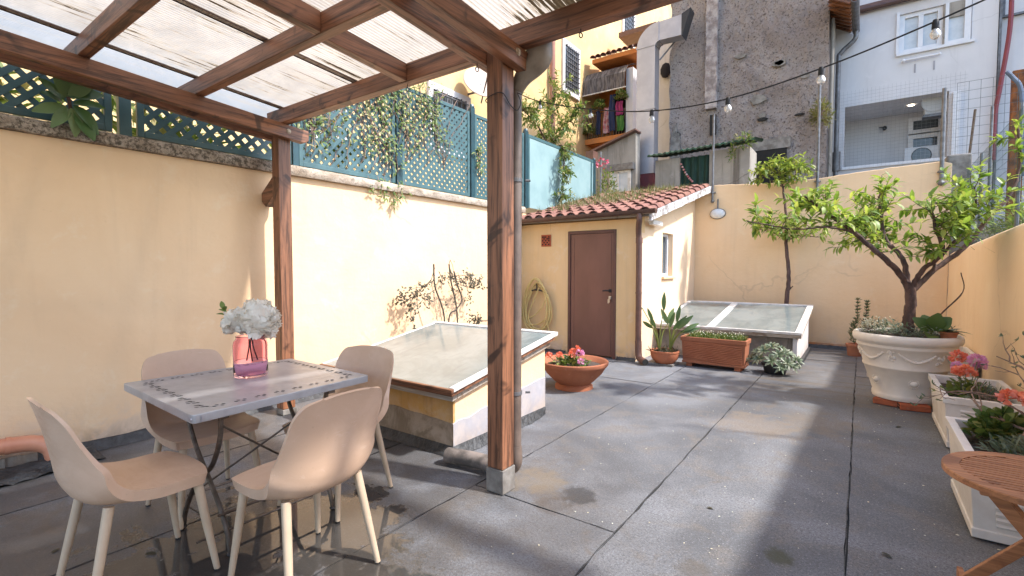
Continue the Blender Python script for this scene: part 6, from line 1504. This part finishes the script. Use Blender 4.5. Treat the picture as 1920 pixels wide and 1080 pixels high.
MB().box(wx1-.0, wx1+.028, YG-.02, YG+.1, wz0, wz1).build('window_post', M['dirty_wall'], gb)
a = pY(1694, 114, YG-.08); b = pY(1762, 103, YG-.08); MB().tube([a, V((b.x, a.y, a.z))], .022, 8).ball(a, .04, 8).ball((b.x, a.y, a.z), .03, 8).build('clothes_rail', M['upvc'], gb)
mb = MB(); pbox(mb, 1714, 120, 1717, 136, YG-.006, .004); pbox(mb, 1750, 114, 1753, 130, YG-.006, .004); mb.build('rail_stain', M['grey_pl'], gb)  # thin grey strips standing for the two stains below the rail
MB().tube([(gx0+.5, YG-.1, 7.42), (gx1, YG-.1, 7.42)], .05, 8).build('roof_gutter', M['brownmetal'], gb)
MB().box(gx0+.5, gx1, YG-.1, YG-.003, 7.47, 7.54).build('roof_edge', M['browndp'], gb)
MB().box(gx1+.01, gx1+.05, YG-.02, YG+.3, 0, 9).build('corner_joint', M['greymetal'], gb)
MB().box(gx1+.06, 6, YG+.15, YG+.4, 0, 9).build('side_wing', M['greyblue'], gb)
a = pY(1878, 30, YG+.1); MB().box(a.x, a.x+1.5, YG+.08, YG+.145, a.z-.04, a.z).box(a.x-.0, a.x+.05, YG+.08, YG+.145, a.z, a.z+2).build('frame_trim', M['greymetal'], gb)
# net across the loggia
nt = thing('bird_net', 'fine pale bird net stretched across the loggia of the grey house', 'net', (L0, YG-.3, LZ0)); mb = MB(); nx0, nx1, nz0, nz1 = L0-.1, L1+.25, LZ0-.1, LZ1+.28
k = 0
x = nx0
while x < nx1: mb.box(x-.001, x+.001, YG-.302, YG-.298, nz0, nz1); x += .075
z = nz0
while z < nz1: mb.box(nx0, nx1, YG-.297, YG-.293, z-.001, z+.001); z += .075
mb.build('net_mesh', M['net'], nt)
# air conditioners
def ac(label, c, w_, h_, fan):
    t = thing('air_conditioner', label, 'air conditioner', c); x, y, z = c
    MB().box(x-w_/2, x+w_/2, y, y+.28, z, z+h_).build('casing', M['grey_ac'], t, bevel=.015)
    MB().lathe((0, 0, 0), [(.001, 0), (h_*.40, 0), (h_*.42, .012), (h_*.44, 0)], 20).build('fan_grille', M['glassdark'] if fan else M['grey_ac'], t, local=True).matrix_local = Matrix.Translation((0 if fan else -.05, -.006, h_/2)) @ Matrix.Rotation(R(90), 4, 'X')
    MB().box(x-w_/2-.03, x+w_/2+.03, y-.02, y+.3, z-.06, z-.004).build('shelf', M['greymetal'], t)
q = pY(1757, 212, YG+.35); ac('upper pale air conditioner unit at the right of the loggia', (q.x, YG+.35, q.z), .42, .52, False)
q = pY(1727, 309, YG+.5); ac('lower air conditioner with round fan on the loggia floor', (q.x, YG+.5, q.z), .62, .42, True)
p = pY(1795, 170, YG-.1); q = pY(1795, 292, YG-.1); tag(MB().box(p.x-.06, p.x+.06, YG-.1, YG-.003, q.z, p.z).build('cable_duct', M['upvc'], origin=(p.x, YG, q.z)), 'white vertical plastic duct right of the loggia', 'pipe')
tag(MB().tube(curve([pY(1898, -20, YG-.1), pY(1893, 60, YG-.1), pY(1876, 160, YG-.1), pY(1866, 215, YG-.1), pY(1862, 300, YG-.1)], 6), .04, 8).build('red_hose', M['redhose'], origin=(2.3, YG, 4), smooth=True), 'dark red pipe running down the grey house', 'pipe')
p = pY(1913, 130, 12.6); tag(MB().box(p.x-.09, p.x+.09, 12.6, 12.75, 1.2, p.z).build('rusty_post', M['rust'], origin=(p.x, 12.6, 1.2), bevel=.01), 'rusty orange post at the right edge', 'post')
tag(MB().tube(curve([pY(1888, 134, 12.2), pY(1900, 146, 12.2), pY(1912, 160, 12.2), pY(1917, 190, 12.2), pY(1918, 240, 12.2), pY(1918, 330, 12.2)], 6), .035, 8).build('bent_pole', M['bluepole'], origin=(1.9, 12.2, 2), smooth=True), 'bent blue-grey pole in front of the rusty post', 'pole')
# ---- poles, pillar and wire fences on the back wall
for lab, x, y, z0, z1, r in (('thin grey pole clamped on the back wall beside the shed roof', -2.455, 10.30, 2.78, 4.5, .022), ('thin grey pole clamped in the middle of the back wall', -.675, 10.30, 2.82, 4.72, .024), ('grey pole at the right end of the back wall before the loggia', 1.0, 10.30, 2.8, 4.28, .03)):
    t = thing('metal_pole', lab, 'pole', (x, y, z0)); MB().tube([(x, y, z0), (x, y, z1)], r, 10).build('pole', M['greymetal'], t, smooth=True)
    MB().ball((x, y, z0), r*1.7, 8).tube([(x, y, z0+.16), (x, y, z0+.19)], r*1.6, 10).box(x-.05, x+.05, y+.0, y+.049, z0+.165, z0+.185).build('clamp', M['greymetal'], t)
MB_ = MB().box(1.06, 1.36, 10.36, 10.7, 1.5, 3.24); o = MB_.build('concrete_pillar', M['concrete'], origin=(1.2, 10.5, 1.5), bevel=.03); tag(o, 'old concrete pillar at the right end of the back wall', 'pillar')
def wire(label, P, z0f, z1f, pitx, pitz, mat, posts, th=.0022):
    t = thing('wire_fence', label, 'fence', tuple(P[0])); mb = MB()
    for p, q in zip(P, P[1:]):
        p, q = V(p), V(q); n = max(2, int((q-p).length/pitx))
        for i in range(n+1):
            c = p.lerp(q, i/n); mb.bar((c.x, c.y, z0f(c)), (c.x, c.y, z1f(c)), th*2, th*2, (1, 0, 0))
        k = int(1.3/pitz)
        for j in range(k+1):
            u = j/k
            for i in range(0, n, 3):
                a, b = p.lerp(q, i/n), p.lerp(q, min(1, (i+3)/n)); mb.bar((a.x, a.y, z0f(a)+(z1f(a)-z0f(a))*u), (b.x, b.y, z0f(b)+(z1f(b)-z0f(b))*u), th*2, th*2)
    mb.build('wire_mesh', M[mat], t)
    for x, y, z0, z1 in posts: MB().tube([(x, y, z0), (x, y, z1)], .02, 7).build('fence_post', M['greymetal'], t)
wire('square wire mesh fence standing behind the concrete pillar', [(1.2, 10.75, 0), (2.6, 10.75, 0)], lambda c: 3.0, lambda c: 4.45, .13, .13, 'wire', [(1.62, 10.75, 2.4, 4.0), (2.6, 10.75, 2.4, 4.5)])
wire('green wire fence running along the top of the right wall', [(1.30, 10.6, 0), (1.32, 8.0, 0), (1.34, 5.0, 0)], lambda c: 1.7, lambda c: 2.95+.25*(10.6-c.y)/5, .055, .1, 'greenwire', [(1.33, 9.4, 1.6, 3.05), (1.34, 7.4, 1.6, 3.2), (1.34, 5.2, 1.6, 3.3)], .0012)
p0 = pY(1830, 200, 10.9); tag(MB().tube([pY(1829, 205, 10.9), pY(1812, 335, 10.9)], .018, 7).build('leaning_bar', M['iron'], origin=tuple(p0)), 'dark leaning iron bar in front of the mesh fence', 'bar')
# ---- bank vegetation behind the right wall
mb = MB()
for _ in range(420): 
    x, y = U(1.4, 4.5), U(4.5, 12.5); blades(mb, (x, y), .2, .2, 9, .12, .45, lambda x, y: 1.40+.16*(x-1.335)+(.45 if y > 9.5 else 0), .012)
tag(stuff(mb.build('bank_grass', M['drygrass'])), 'long pale grass on the bank behind the wire fence', 'grass')
for x, y, z, r, lab in ((1.9, 9.8, 2.3, .45, 'yellow-green bush behind the wire fence near the pillar'), (2.6, 10.6, 2.5, .5, 'bush behind the mesh at the far right'), (2.0, 8.4, 2.0, .4, 'low bush behind the lemon tree and wire fence')):
    bush('bank_bush', lab, 'shrub', (x, y, z-.3), r, r, r*1.3, 420, YU, M['young'], .07, .14, 0, 'bushes on the bank', .4, 8, -.4)
# leaves lying on the floor
LF = MB().leaf((0, 0, 0), (0, 1, 0), (0, 0, 1), 1, .5, .2, .3, 3).mesh('fallen_leaf', M['dryleaf'], True)
for i, (x, y, l, lab) in enumerate(((-3.32, .62, .05, 'small brown fallen leaf on the damp floor left of the nearest chair'), (-2.9, .86, .055, 'pale curled fallen leaf on the floor under the nearest chair'), (.12, 3.05, .05, 'thin fallen leaf on the floor by the right hand seam'), (-.72, 3.02, .05, 'thin fallen leaf lying in the sunny strip of floor'), (.33, 5.6, .06, 'fallen leaf on the floor in front of the big white pot'))):
    o = bpy.data.objects.new('fallen_leaf', LF); COL.objects.link(o); o.location = (x, y, .006); o.rotation_euler = (U(-.2, .2), U(-.2, .2), U(0, 6)); o.scale = (l, l, l); tag(o, lab, 'leaf', 'leaves fallen on the floor')
mb = MB()
for _ in range(300):
    x, y = U(-1.9, 1.05), U(1.9, 9.5) ; r = U(.0015, .005)*(1 if x < 0 else 1.3); a = U(0, 3.14)
    mb.add([(x+r*1.6*math.cos(a), y+r*1.6*math.sin(a), .004), (x-r*math.sin(a), y+r*math.cos(a), .006), (x-r*1.6*math.cos(a), y-r*1.6*math.sin(a), .004), (x+r*math.sin(a), y-r*math.cos(a), .005)], [(0, 1, 2, 3)])
tag(stuff(mb.build('petal_litter', M['wlow'])), 'tiny pale petals and debris scattered over the terrace floor', 'litter')
